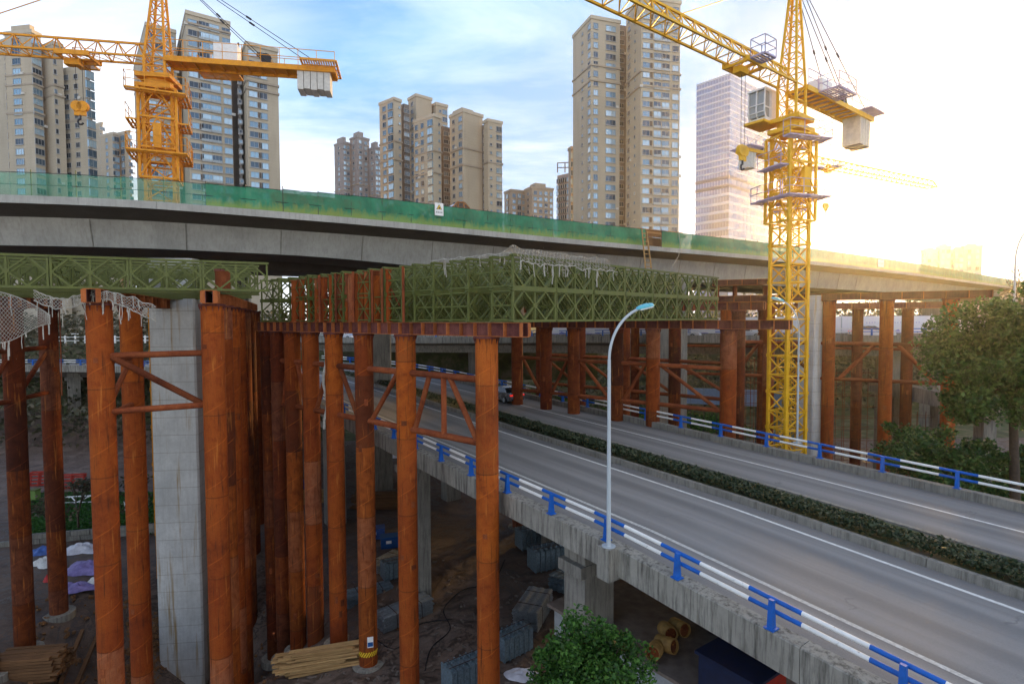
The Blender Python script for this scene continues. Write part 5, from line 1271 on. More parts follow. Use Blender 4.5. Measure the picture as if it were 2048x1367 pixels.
# timber stack in the gap of the netting and ladder
s = s_b + 1.1; p = up_path(s, 1.2, 0.05); q = up_path(s + 0.5, 1.2, 0.05); ang = math.atan2((q - p).y, (q - p).x)
tp = thing('timber_stack', 'stack of short reddish boards in the gap of the green netting', 'timber stack', p, ang)
for i in range(9):
    MB().box((0, 0, 0), (1.75 + random.uniform(-0.2, 0.2), 0.9, 0.09)).build('board', M['timber_red'], tp, loc=(random.uniform(-0.1, 0.1), random.uniform(-0.1, 0.1), 0.06 + i * 0.15))
    for x in (-0.6, 0.6): MB().box((x, 0, 0), (0.1, 0.8, 0.055)).build('spacer', M['timber_dark'], tp, loc=(0, 0, 0.135 + i * 0.15))
s2 = s_of_px(1345); p = up_path(s2, 1.6, 0.0); q = up_path(s2 + 0.5, 1.6, 0.0); ang = math.atan2((q - p).y, (q - p).x)
tp = thing('timber_stack', 'long low board pile just showing above the netting right of the ladder', 'timber stack', p, ang)
for i in range(7): MB().box((0, 0, 0), (6.5 + random.uniform(-0.5, 0.5), 0.5, 0.10)).build('board', M['timber_red'], tp, loc=(random.uniform(-0.3, 0.3), random.uniform(-0.3, 0.3), 1.30 + i * 0.125), ) if i else MB().box((0, 0, 0.62), (5.8, 0.5, 1.2)).build('crate', M['timber_dark'], tp)
a, b = at(1288, 458, 58.6), at(1297, 537, 57.6); la = thing('wooden_ladder', 'light wooden ladder hanging from the viaduct edge at the netting gap', 'ladder', b); v = Vector(b)
sx = P2(0.36, 0.14)
for sg_ in (-1, 1): MB().bar(sx * sg_ * 0.9, a - v + sx * sg_ * 0.7, 0.10, 0.14).build('stile', M['timber_light'], la)
for i in range(9): u = 0.05 + i * 0.105; MB().bar((a - v) * u - sx * 0.98, (a - v) * u + sx * 0.98, 0.09, 0.07).build('rung', M['timber_light'], la)
for px, y0, y1, lbl in ((1357, 462, 545, 'thin rope hanging off the viaduct edge right of the ladder'), (1087, 475, 496, 'short wire dangling from the viaduct edge above the white net heap')):
    a, b = at(px, y0, 59 if px > 1200 else 55), at(px - (18 if px > 1200 else 0), y1, 59 if px > 1200 else 55); m_ = a.lerp(b, 0.5) + P2(0.5 if px > 1200 else 0, 0, -0.4 if px > 1200 else 0)
    tag(MB().path([a, a.lerp(m_, 0.55) + P2(0.15 if px > 1200 else 0, 0, 0), m_, m_.lerp(b, 0.5) - P2(0.05, 0, 0), b], 0.03, 5).build('rope', M['net_cord']), lbl, 'rope')
cr = s_of_px(1410); p = up_path(cr, 0.9, 0.05); tp = thing('pallet_stack', 'small stack of brown pallets between netting sections right of the tall tower', 'pallet stack', p, ang)
for i in range(7): MB().box((0, 0, 0), (1.5, 1.0, 0.14)).build('pallet', M['timber_red'], tp, loc=(random.uniform(-.05, .05), 0, 0.12 + i * 0.2)); MB().box((0, 0, 0), (1.3, 0.9, 0.055)).build('spacer', M['timber_dark'], tp, loc=(0, 0, 0.22 + i * 0.2))

# ------------------------------------------------------------------ white safety nets
def net_sheet(name, label, fn, nu, nv, r=0.012, tassels=0, heap=0):
    t = thing(name, label, 'safety net', fn(0, 0)); o0 = Vector(t.location); mb = MB()
    G = [[fn(i / nu, j / nv) - o0 for j in range(nv + 1)] for i in range(nu + 1)]
    for i in range(nu):
        for j in range(nv):
            if (i + j) % 2 == 0: mb.tube(G[i][j], G[i + 1][j + 1], r, n=3, caps=False)
            else: mb.tube(G[i + 1][j], G[i][j + 1], r, n=3, caps=False)
    m_ = mb.build('mesh', M['net_cord'], t); 
    for j in (0, nv): MB().path([G[i][j] for i in range(nu + 1)], r * 2.2, 4).build('border_rope', M['net_cord'], t)
    for k in range(tassels):
        i = random.randint(0, nu); j = random.choice((0, nv)); p = G[i][j]; L = random.uniform(0.15, 0.9)
        MB().path([p, p + P2(random.uniform(-.04, .04), 0, -L * 0.5), p + P2(random.uniform(-.05, .05), 0, -L)], random.uniform(0.015, 0.035), 4).build('rope_end', M['net_cord'], t)
    return t
def lf(px, z, off=-0.35):
    k = (px - CX) / F; b0 = P2(lp0.x, lp0.y) + ln_ * off; tt = (k * b0.y - b0.x) / (ld.x - k * ld.y); q = b0 + ld * tt; return Vector((q.x, q.y, z))
net_sheet('safety_net', 'white rope net hanging deep under the girders at the left edge', lambda u, v: lf(-30 + 132 * u, ZL - 0.12 - v * (2.3 + 0.25 * math.sin(u * 5)) * (0.95 - 0.25 * u) - 0.9 * u * u * (1 - v) * 1.2, -0.3 - 0.15 * math.sin(v * 3)), 34, 22, 0.008, 14)
net_sheet('safety_net', 'sagging strip of white rope net between the leftmost columns', lambda u, v: lf(70 + 110 * u, ZL - 0.1 - v * 0.45 - 0.35 * math.sin(PI * u) - 0.1 * noise.noise((u * 9, v, 1)), -0.45), 30, 6, 0.009, 12)
net_sheet('safety_net', 'ragged white rope net draped from the girders beside the concrete pier', lambda u, v: lf(178 + 135 * u, ZL - 0.06 - v * (0.25 + 0.5 * u) - 0.75 * u * u - 0.12 * noise.noise((u * 8, v * 2, 4)), -0.42 - 0.1 * v), 36, 8, 0.009, 22)
def heap_fn(u, v):
    q = bline(0.4 + 0.0) - AD * 0.2; q = q + AD * (7.3 * u) + BD * (0.75 - 1.1 * v); hz = 3.06 + 0.22 * math.sin(PI * v) + 0.20 * noise.noise((u * 9, v * 3, 0)) + 0.1 * noise.noise((u * 25, v * 8, 3)) - (0.45 * max(0, v - 0.6) / 0.4)
    return Vector((q.x, q.y, ZM + hz))
net_sheet('safety_net', 'bundled white rope net heaped on the near corner of the stacked girders', heap_fn, 60, 14, 0.010, 26)
net_sheet('safety_net', 'thin white net strip running back along the tops of the stacked girders', lambda u, v: (bline(0.6 + 5.5 * u) - AD * (0.1 - 0.5 * v)) + P2(0, 0, ZM + 3.07 + 0.10 * noise.noise((u * 14, v * 4, 2))), 46, 5, 0.010, 8)
rt = at(648, 770, 35.0); p_ = bline(t_of_px(650)) + P2(0.2, -0.75)
tw = thing('hanging_rag', 'long twisted off white rag hanging beside the third rusted column', 'rag', (p_.x, p_.y, 18.2)); MB().path([Vector((0.10 * math.sin(i * 1.3), 0.06 * math.cos(i), -i * 0.55)) for i in range(10)], 0.09, 6).build('cloth', M['net_cord'], tw, smooth=60)
tag(MB().path([at(118, 600, 27), at(121, 680, 27), at(124, 790, 27)], 0.025, 6).build('drop_pipe', M['rust_brace']), 'thin red hanging pipe left of the brightest column', 'pipe')
hm = thing('ladder_mast', 'narrow orange lattice ladder mast left of the concrete pier', 'ladder mast', (at(304, 800, 43).x, 43, 0.0), 0.3); 
for x, y in ((0, 0), (0.42, 0), (0.2, 0.4)): MB().bar((x, y, 0), (x, y, 22.0), 0.07).build('leg', M['crane_orange'], hm)
for i in range(44):
    MB().bar((0, 0, i * 0.5), (0.42, 0, i * 0.5 + 0.25), 0.035).build('lacing', M['crane_orange'], hm); MB().bar((0.42, 0, i * 0.5 + 0.25), (0, 0, i * 0.5 + 0.5), 0.035).build('lacing', M['crane_orange'], hm)

# ------------------------------------------------------------------ cars
def car(label, p, ang, paint_):
    t = thing('car', label, 'car', p, ang)      # local +x forward
    def loft(prof, name, mat, w_fn, par, sm=40):
        mb = MB(); n = len(prof); vs = []
        for sy in (-1, 1):
            for x, z in prof: vs.append((x, sy * w_fn(x, z), z))
        mb.add(vs, [tuple(range(n)), tuple(range(2 * n - 1, n - 1, -1))] + [(k, n + k, n + (k + 1) % n, (k + 1) % n) for k in range(n)]); return mb.build(name, mat, par, smooth=sm)
    loft([(-2.25, 0.32), (-2.32, 0.62), (-2.25, 0.93), (-1.75, 1.0), (-0.9, 0.99), (0.95, 0.95), (1.75, 0.82), (2.2, 0.66), (2.28, 0.42), (2.2, 0.24), (-2.1, 0.24)], 'body', M[paint_], lambda x, z: 0.89 - 0.07 * max(0, abs(x) - 1.6) - (0.06 if z < 0.4 else 0), t)
    cb_ = loft([(-1.72, 0.985), (-1.15, 1.38), (-0.55, 1.46), (0.15, 1.43), (1.0, 0.955)], 'cabin', M['car_glass'], lambda x, z: 0.80 if z < 1.1 else 0.60, t)
    loft([(-1.12, 1.395), (-0.55, 1.475), (0.12, 1.445), (0.05, 1.40), (-0.55, 1.43), (-1.02, 1.36)], 'roof', M[paint_], lambda x, z: 0.60, cb_)
    for x in (-1.38, 1.40):
        for y in (-0.80, 0.80):
            wh = link('wheel', None, t, (x, y, 0.32)); MB().tube((0, -0.1, 0), (0, 0.1, 0), 0.32, n=18).build('tyre', M['tyre'], wh, smooth=40); MB().tube((0, -0.11, 0), (0, 0.11, 0), 0.20, n=12).build('rim', M['galvanised'], wh, smooth=40)
    for y in (-0.66, 0.66): MB().box((-2.27, y, 0.79), (0.10, 0.34, 0.14)).build('tail_light', M['tail_light'], t); MB().box((2.16, y, 0.66), (0.12, 0.36, 0.12)).build('headlight', M['lamp_lens'], t); MB().box((0.75, y * 1.42, 1.0), (0.12, 0.18, 0.12)).build('mirror', M[paint_], t)
    MB().box((-2.31, 0, 0.60), (0.06, 0.46, 0.14)).build('number_plate', M['plate_blue'], t); MB().box((-2.26, 0, 0.38), (0.12, 1.5, 0.14)).build('bumper', M['dark_metal'], t)
    for y in (-0.885, 0.885): MB().box((-0.05, y * 0.995, 0.84), (0.18, 0.03, 0.03)).build('door_handle', M['galvanised'], t)
    return t
p = road(29.5, 15.6, 0.01); car('silver saloon car driving away under the green girders', p, A0, 'car_silver')
q0 = mid_path(112.5, 2.6, 0.02); q1 = mid_path(113.5, 2.6, 0.02); ang = math.atan2((q1 - q0).y, (q1 - q0).x)
for sx_, l_, lbl in ((112, 2.6, 'white car on the eye level viaduct just right of the yellow mast'), (104.6, 2.8, 'white car on the eye level viaduct behind the yellow mast'), (126.5, 6.0, 'white car on the far lane of the eye level viaduct at right'), (50, 3.0, 'white car on the eye level viaduct left of centre between columns'), (33, 3.0, 'white car on the eye level viaduct farthest left behind dark columns')):
    q0 = mid_path(sx_, l_, 0.02); q1 = mid_path(sx_ + 1, l_, 0.02); car(lbl, q0, math.atan2((q1 - q0).y, (q1 - q0).x), 'car_white')

# ------------------------------------------------------------------ trees and shrubs
bp = at(2060, 850, 34)
tree('broadleaf_tree', 'large broad dusty green tree at the right edge beside the last column', (bp.x, bp.y, gz(bp.x, bp.y)), (at(2042, 700, 33).x, 33.5, at(2042, 712, 33).z), (3.9, 3.4, 4.0), 60000, 0.24, 'leaf_tree', lumps=140, lr=0.33, trunk=0.34)
bp = at(1905, 935, 36.5)
tree('shrub_tree', 'round green bush behind the far railing at right', (bp.x, bp.y, gz(bp.x, bp.y)), (at(1908, 945, 36).x, 36.3, at(1908, 935, 36).z), (3.4, 2.4, 2.2), 15000, 0.25, 'leaf_tree', 'bush', 0.16, 60, 0.36)
bp = at(1830, 900, 43)
tree('shrub_tree', 'dark bush in shade left of the round bush at right', (bp.x, bp.y, gz(bp.x, bp.y)), (bp.x, bp.y, at(1830, 905, 43).z), (2.4, 1.8, 2.4), 6000, 0.28, 'leaf_tree', 'bush', 0.14, 36, 0.4)
for px_, py_, d_, r_, lb_ in ((2040, 985, 40, 3.0, 'dark leafy thicket under the big tree at the right edge'),):
    bp = at(px_, py_, d_); tree('shrub_tree', lb_, (bp.x, bp.y, gz(bp.x, bp.y)), (bp.x, bp.y, bp.z), (r_, 2.4, 3.2), 12000, 0.30, 'leaf_tree', 'thicket', 0.16, 50, 0.40)
bp = at(1185, 1330, 17.5)
tree('young_tree', 'bright green young tree at the bottom edge beside the road pier', (bp.x, bp.y, gz(bp.x, bp.y)), (at(1178, 1345, 17.5).x, 17.5, at(1178, 1345, 17.5).z), (1.55, 1.5, 1.7), 22000, 0.14, 'leaf_bright', lumps=80, lr=0.30, trunk=0.14)
def bare(label, px, y, d, h, z0):
    p = at(px, y, d); t = thing('bare_tree', label, 'tree', (p.x, p.y, z0)); mb = MB(); tips = []
    def grow(a, dr, L, r, k):
        b = a + dr * L; mb.tube(a, b, r, r * 0.7, 5, False)
        if k == 0: tips.append(b); return
        for _ in range(3 if k > 1 else 4): grow(b, (dr + Vector((random.gauss(0, .5), random.gauss(0, .5), random.gauss(0.1, .3)))).normalized(), L * random.uniform(0.6, 0.8), r * 0.6, k - 1)
    grow(Vector((0, 0, -0.5)), Vector((0, 0, 1)), h * 0.33, h * 0.022, 4); mb.build('trunk', M['bark'], t)
    mb = MB(); leaf_cloud(mb, [q + Vector((random.gauss(0, .25), random.gauss(0, .25), random.gauss(0, .25))) for q in tips for _ in range(3)], 0.35); mb.build('crown', M['leaf_wood'], t)
bare('hazy bare tree far right, left of the slim lamp', 1985, 545, 150, 15, 18); bare('hazy bare tree at the right edge beyond the slim lamp', 2046, 545, 140, 15, 18); bare('hazy bare tree far right below the pale blocks', 1905, 545, 165, 14, 19)
bare('leafless sapling on the grass behind the left columns', 152, 930, 52, 5.5, gz(-40, 52)); bare('leafless sapling right of the leftmost bright column', 270, 930, 54, 5, gz(-36, 54)); bare('thin leafless sapling near the far left columns', 108, 1000, 47, 5.5, gz(-38, 47))
# wood on the bank behind: one mass
mb = MB()
for _ in range(70000):
    x = random.uniform(-150, 150); y = random.uniform(104, 132) - (14 if x < -40 else 0) + 0.10 * x
    g0 = gz(x, y); hmax = 1.0 + 3.6 * max(0, noise.noise((x * 0.11, y * 0.11, 7)) + 0.35) + (6.5 if x < -25 else 0) * (0.55 + 0.45 * noise.noise((x * 0.2, y * 0.2, 1))) + (9.5 if x > 12 else 0) * (0.6 + 0.4 * noise.noise((x * 0.15, y * 0.15, 4)))
    leaf_cloud(mb, [(x, y, g0 + hmax * random.random() ** 0.6)], 0.75)
wd = mb.build('wood', M['leaf_wood']); tag(wd, 'mass of shrubs and winter trees on the bank behind the viaducts', 'woodland'); kind(wd, 'stuff')
mb = MB()
for _ in range(16000):
    x = random.uniform(-4, 40); y = random.uniform(96, 112) - 0.1 * x
    g0 = gz(x, y); leaf_cloud(mb, [(x, y, g0 + 2.6 * random.random() * (0.4 + abs(noise.noise((x * .3, y * .3, 2)))))], 0.5)
wd = mb.build('bank_greenery', M['leaf_bright']); tag(wd, 'green undergrowth on the slope seen between the far columns', 'undergrowth'); kind(wd, 'stuff')
# stone retaining wall with separate blocks
rw = thing('retaining_wall', 'old stone retaining wall behind the road under the eye level viaduct', 'wall', (-30, 96, 11)); sh = []
for k in range(4):
    mb = MB(); mb.box((0, 0, 0), (1.5, 0.5, 0.72)); sh.append(mb.mesh('stone', M['stone_wall']))
for r_ in range(5):
    for i in range(30):
        o = link('stone', sh[(i + r_) % 4], rw, (i * 1.55 + (0.75 if r_ % 2 else 0) - 4, random.uniform(-0.06, 0.06) - i * 0.18, r_ * 0.76)); o.scale = (random.uniform(0.9, 1.0), 1, random.uniform(0.93, 1.0))
MB().box((19, 0.5 - 2.6, 1.4), (50, 0.5, 4.4)).build('backing', M['bank_soil'], rw).rotation_euler = (0, 0, -0.115)
# white fence on the far left bank
wf = thing('balustrade', 'low white balustrade with lamps on the bank seen under the hanging nets', 'fence', P2(*at(330, 668, 96).xy, 17.0)); o0 = Vector(wf.location)
for i in range(24):
    p = P2(*at(110 + i * 20, 668, 96).xy, 16.2) - o0; MB().box(p + P2(0, 0, 0.55), (0.2, 0.2, 1.3)).build('post', M['sign_white'], wf)
    if i < 23:
        q = P2(*at(130 + i * 20, 668, 96).xy, 16.2) - o0
        for h in (0.35, 0.95): MB().bar(p + P2(0, 0, h), q + P2(0, 0, h), 0.1).build('rail', M['sign_white'], wf)
    if i % 5 == 2: MB().box(p + P2(0, 0, 1.5), (1.1, 0.15, 0.12)).build('lamp_arm', M['sign_white'], wf)

# ------------------------------------------------------------------ yard clutter
def gp(px, py, dz=0.0):
    """ground point under a photo pixel"""
    d = 20.0
    for _ in range(400):
        p = at(px, py, d)
        if p.z <= gz(p.x, p.y): return Vector((p.x, p.y, gz(p.x, p.y) + dz))
        d += 0.2
    return Vector((p.x, p.y, gz(p.x, p.y) + dz))
# bundles of galvanised brackets
def bracket_mesh():
    mb = MB(); mb.prism([(0, 0, 0), (0.06, 0, 0), (0.06, 0, 1.05), (0, 0, 1.05)], (0, 1.0, 0))
    for y in (0.05, 0.5, 0.95): mb.box((0.15, y, 0.52), (0.22, 0.035, 0.98))
    for z in (0.03, 1.02): mb.box((0.15, 0.5, z), (0.22, 0.86, 0.03))
    for y in (0.27, 0.73): mb.box((0.10, y, 1.09), (0.10, 0.12, 0.10))
    return mb
BRK = [bracket_mesh().mesh('bracket', M['galvanised_dull'])]
def bundle(label, p, ang, n, rows=1, sc_=1.0):
    t = thing('bracket_bundle', label, 'steel bundle', p, ang, 'bundles of galvanised steel brackets in the yard')
    for r_ in range(rows):
        for i in range(n):
            o = link('bracket', BRK[0], t, (i * 0.30 * sc_, 0 + random.uniform(-.02, .02), 0.08 + r_ * 1.15 * sc_)); o.scale = (sc_,) * 3
    for y in (0.25, 0.75): MB().box((n * 0.15 * sc_, y * sc_, rows * 1.15 * sc_ + 0.07), (n * 0.30 * sc_ + 0.06, 0.05, 0.015)).build('strap', M['strap'], t); MB().box((n * 0.15 * sc_, y * sc_, 0.04), (n * 0.3 * sc_ + 0.1, 0.1, 0.08)).build('bearer', M['timber_dark'], t)
    return t
def sheets(label, p, ang, n, L=3.0, w_=1.2, hgt=0.11, mat='galvanised', tilt=0.0):
    t = thing('sheet_stack', label, 'steel stack', p, ang, 'stacks of galvanised rails in the yard')
    if tilt: t.rotation_euler = (0, tilt, ang)
    mb = MB(); k = 12
    prof = [(-w_ / 2 + w_ * i / k, 0.045 * (1 if i % 4 in (1, 2) else 0)) for i in range(k + 1)]
    vs = [(x_, y, z) for x_ in (0, L) for y, z in prof] ; nn = len(prof)
    vs2 = [(x_, y, z + 0.03) for x_, y, z in vs]
    mb.add(vs + vs2, [(i, i + 1, nn + i + 1, nn + i) for i in range(k)] + [(2 * nn + i, 3 * nn + i, 3 * nn + i + 1, 2 * nn + i + 1) for i in range(k)] + [(i, 2 * nn + i, 2 * nn + i + 1, i + 1) for i in range(k)] + [(nn + i, nn + i + 1, 3 * nn + i + 1, 3 * nn + i) for i in range(k)] + [(0, nn, 3 * nn, 2 * nn), (k, 2 * nn + k, 3 * nn + k, nn + k)])
    me = mb.mesh('rail_sheet', M[mat])
    for i in range(n): link('rail_sheet', me, t, (random.uniform(-0.12, 0.12), random.uniform(-0.04, 0.04), 0.12 + i * hgt))
    for x_ in (0.25 * L, 0.75 * L):
        MB().box((x_, 0, 0.05), (0.12, w_ + 0.1, 0.1)).build('bearer', M['timber_dark'], t); MB().box((x_, 0, 0.12 + n * hgt), (0.05, w_ + 0.08, 0.015)).build('strap', M['strap'], t)
        for y in (-w_ / 2 - 0.04, w_ / 2 + 0.04): MB().box((x_, y, 0.06 + n * hgt / 2), (0.05, 0.012, n * hgt)).build('strap', M['strap'], t)
    return t
bundle('bracket bundle at the bottom edge left of the nearest column', gp(905, 1400), R_(35), 6, 1, 1.25)
bundle('bracket bundle just right of the nearest rusted column', gp(1010, 1330), R_(40), 6, 1, 1.25)
sheets('bright galvanised rail stack right of the nearest column', gp(1050, 1262), R_(70), 11, 3.4, 1.7)
sheets('galvanised rail stack between the second and third columns', gp(760, 1262), R_(38), 9, 3.6, 1.4, mat='galvanised', tilt=-0.05)
sheets('dim galvanised rail stack behind the third column', gp(690, 1215), R_(30), 8, 3.4, 1.3, mat='galvanised_dull')
sheets('short rail stack leaning behind the third column', gp(745, 1150), R_(60), 7, 3.0, 1.2)
bundle('bracket bundle in shade behind the second column', gp(770, 1165), R_(30), 7, 1, 1.2)
bundle('bracket bundle in shade left of the road pier, front one', gp(1072, 1150), R_(25), 7, 1, 1.5)
bundle('bracket bundle in shade left of the road pier, rear one', gp(1045, 1105), R_(25), 7, 1, 1.5)
sheets('dull rail stack beside the foot of the road pier', gp(1112, 1185), R_(50), 10, 2.6, 1.3, mat='galvanised_dull')
k_ = 0
for ix, w1 in enumerate(('nearest', 'middle', 'farthest')):
    for iy, w2 in enumerate(('left', 'centre', 'right')):
        bundle('bracket bundle under the road, %s row, %s of the row' % (w1, w2), gp(1228 + iy * 42 - ix * 8, 1215 - ix * 38), R_(20), 6, 1, 1.3)
# planks
def plank_pile(label, p, ang, n, L, mat, layers, w_=0.22, h=0.07, spread=0.25, yaw=0.05):
    t = thing('plank_pile', label, 'timber pile', p, ang)
    for l in range(layers):
        for i in range(n - (l // 2)):
            LL = L * random.uniform(0.75, 1.05); o = MB().box((0, 0, 0), (LL, w_ * random.uniform(0.8, 1.05), h)).build('plank', M[mat], t, loc=(random.uniform(-spread, spread), (i - n / 2) * w_ * 1.08 + random.uniform(-.03, .03), h * 0.7 + l * (h + 0.025)))
            o.rotation_euler = (random.uniform(-0.03, 0.03), random.uniform(-0.02, 0.02), random.uniform(-yaw, yaw))
    return t
plank_pile('pile of pale rough planks at the foot of the third column', gp(638, 1330), R_(17), 8, 4.3, 'timber_light', 12, 0.22, 0.09, 0.6)
plank_pile('dark plank pile behind the planks seen between left columns', gp(620, 1000), R_(10), 8, 5.0, 'timber_light', 9, 0.3, 0.11, 0.5)
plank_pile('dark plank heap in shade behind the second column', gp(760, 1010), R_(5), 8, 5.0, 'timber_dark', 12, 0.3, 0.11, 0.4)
plank_pile('dark brown timber baulks stacked in the bottom left corner', gp(70, 1345), R_(8), 9, 3.8, 'timber_dark', 8, 0.24, 0.15, 0.12, 0.01)
for i, (a_, b_, lbl) in enumerate((((120, 1372), (165, 1265), 'longer loose brown beam right of the bottom left timber stack'), ((150, 1380), (200, 1262), 'outer loose brown beam on bare ground right of the timber stack'))):
    p, q = gp(*a_), gp(*b_); tag(MB().bar(p + P2(0, 0, 0.1), q + P2(0, 0, 0.1), 0.22, 0.2).build('loose_beam', M['timber_dark']), lbl, 'beam')
tag(MB().tube(gp(552, 1290) + P2(0, 0, 0), gp(575, 1345) + P2(-0.9, 0.3, 2.2), 0.06, n=8).build('leaning_pipe', M['rust_brace']), 'thin rusted pipe leaning on the pale planks', 'pipe')
# soft heaps: tarps, sacks, rubble
def lump(name, label, cat, p, rx, ry, h, mat, seed, fold=0.35, parent=None):
    mb = MB(); nu, nv = 26, 12
    for j in range(nv + 1):
        for i in range(nu):
            a = 2 * PI * i / nu; rr = j / nv; k = 1 + fold * noise.noise((math.cos(a) * 1.6 + seed, math.sin(a) * 1.6, rr))
            z = h * (1 - rr ** 2.2) * (1 + fold * noise.noise((math.cos(a) * rr * 3 + seed, math.sin(a) * rr * 3, 5))) + 0.10 * h * noise.noise((math.cos(a) * rr * 9, math.sin(a) * rr * 9, seed))
            mb.v.append((math.cos(a) * rx * rr * k, math.sin(a) * ry * rr * k, max(-0.1, z)))
    mb.f = [(j * nu + i, j * nu + (i + 1) % nu, (j + 1) * nu + (i + 1) % nu, (j + 1) * nu + i) for j in range(nv) for i in range(nu)]; mb.m = [0] * len(mb.f)
    o = mb.build(name, M[mat], smooth=45); o.location = p; tag(o, label, cat); return o
lump('tarpaulin', 'white and grey tarpaulin heap under the road between columns', 'tarpaulin', gp(770, 912), 2.3, 1.8, 1.2, 'tarp_white', 1)
lump('tarpaulin', 'dark blue tarpaulin heap behind the dark columns', 'tarpaulin', gp(580, 975), 2.6, 2.0, 1.3, 'tarp_blue', 2)
lump('tarpaulin', 'purple tarpaulin crumpled in the debris behind the left columns', 'tarpaulin', gp(178, 1140), 2.2, 1.0, 0.6, 'tarp_purple', 3, 0.6)
lump('tarpaulin', 'lavender tarpaulin trailing forward in the left debris', 'tarpaulin', gp(150, 1178), 1.5, 0.7, 0.4, 'tarp_purple', 4, 0.6)
lump('cloth_heap', 'pale cloth heap at the back of the left debris', 'cloth', gp(165, 1102), 1.6, 0.8, 0.6, 'tarp_white', 5, 0.6)
lump('cloth_heap', 'white plastic heap at the left side of the debris', 'cloth', gp(92, 1128), 1.2, 0.7, 0.5, 'sack_white', 6, 0.6)
lump('cloth_heap', 'blue cloth heap at the left side of the debris', 'cloth', gp(90, 1105), 1.0, 0.5, 0.5, 'tarp_blue', 7, 0.6)
lump('sack', 'white bulk sack beside the brightest left column', 'sack', gp(190, 1175), 0.75, 0.55, 0.7, 'sack_white', 8, 0.25)
lump('bucket_heap', 'small red plastic item in the left debris', 'plastic', gp(97, 1163), 0.35, 0.3, 0.45, 'plastic_red', 9)
lump('cloth_heap', 'pale cloth scraps at the bottom left of the bright young tree', 'cloth', gp(1045, 1352), 0.9, 0.6, 0.25, 'tarp_white', 10, 0.7)
lump('tarpaulin', 'purple bags under the near edge of the road', 'tarpaulin', gp(1080, 1062), 1.8, 1.0, 0.7, 'tarp_purple', 11, 0.6)
lump('sack', 'grey cement sack pile at the foot of the dark column row', 'sack', gp(560, 1205), 1.1, 0.8, 0.5, 'shed_wall', 12, 0.5)
mb = MB()
for _ in range(1500):
    p = gp(random.uniform(255, 345), random.uniform(1235, 1420)) if random.random() < 0.7 else gp(random.uniform(60, 560), random.uniform(1180, 1390)); s_ = random.uniform(0.05, 0.2)
    mb.box(p + P2(0, 0, s_ * 0.3), (s_ * random.uniform(.7, 1.6), s_ * random.uniform(.7, 1.4), s_), Matrix.Rotation(random.uniform(0, 3), 3, Vector((random.random(), random.random(), 1))))
rb_ = mb.build('rubble', M['timber_dark']); tag(rb_, 'loose brown rubble strewn round the left column feet', 'rubble'); kind(rb_, 'stuff')
mb = MB()
for _ in range(700):
    p = gp(random.uniform(420, 1120), random.uniform(1120, 1420)); s_ = random.uniform(0.04, 0.16)
    mb.box(p + P2(0, 0, s_ * 0.25), (s_ * random.uniform(.6, 3.5), s_ * random.uniform(.5, 1.2), s_ * 0.6), Matrix.Rotation(random.uniform(0, 3), 3, 'Z'))
lt_ = mb.build('litter', M['shed_roof']); tag(lt_, 'small offcuts and stones scattered over the yard', 'litter'); kind(lt_, 'stuff')
for lb_, pts_ in (('black cable snaking across the yard between the nearest columns', ((850, 1345), (862, 1300), (900, 1262), (888, 1220), (930, 1180), (985, 1165), (1010, 1120))), ('thin black hose on the ground behind the third column', ((700, 1290), (735, 1275), (790, 1300), (840, 1250), (905, 1240)))):
    P_c = catmull([gp(*q).to_2d() for q in pts_], 8); tag(MB().path([Vector((q.x, q.y, gz(q.x, q.y) + 0.05)) for q in P_c], 0.035, 6).build('cable', M['tyre'], smooth=60), lb_, 'cable')
# turf with low wall
mb = MB()
for _ in range(15000):
    p = gp(random.uniform(40, 330), random.uniform(985, 1068)); leaf_cloud(mb, [p + P2(0, 0, 0.08)], 0.30)
tf_ = mb.build('turf', M['grass']); tag(tf_, 'bright green grass strip behind the left columns', 'grass'); kind(tf_, 'stuff')
kw = thing('low_wall', 'low grey block wall along the front of the grass strip', 'wall', gp(60, 1085)); o0 = Vector(kw.location); a, b = gp(20, 1092) - o0, gp(345, 1062) - o0; L = (b - a).length; n_ = int(L / 1.5); dd = (b - a).normalized()
for i in range(n_): 
    for r_ in range(2): MB().box((0, 0, 0), (1.44, 0.35, 0.42)).build('block', M['concrete_old'], kw, loc=a + dd * (i * 1.5 + 0.75 * r_) + P2(0, 0, 0.2 + 0.45 * r_)).rotation_euler = (0, 0, math.atan2(dd.y, dd.x))
bp_ = gp(253, 1020); tag(MB().box((0, 0, 0.45), (0.28, 0.28, 0.9)).box((0, 0, 0.93), (0.34, 0.34, 0.08)).build('marker_post', M['sign_white'], loc=bp_), 'small white marker post on the grass strip', 'post')
for lbl, px, py, w_, mt in (('red hurdle panel stack behind the grass, right of the sapling', 140, 978, 2.6, 'fence_red'), ('red hurdle panel stack behind the grass at the far left', 75, 972, 2.0, 'fence_red')):
    p = gp(px, py); t = thing('hurdle_stack', lbl, 'fence panels', p, R_(10))
    for k in range(4):
        hb = link('hurdle', None, t, (0, k * 0.18, 0)); hb.rotation_euler = (R_(-12), 0, 0)
        for x_ in (-w_ / 2, 0, w_ / 2): MB().box((x_, 0, 0.8), (0.07, 0.05, 1.6)).build('bar', M[mt], hb)
        for z in (0.1, 0.5, 0.9, 1.3, 1.58): MB().box((0, 0.06, z), (w_ + 0.07, 0.05, 0.10)).build('bar', M[mt], hb)
wt = thing('white_frame', 'white tubular frame lying on the grass strip edge', 'frame', gp(150, 1008)); 
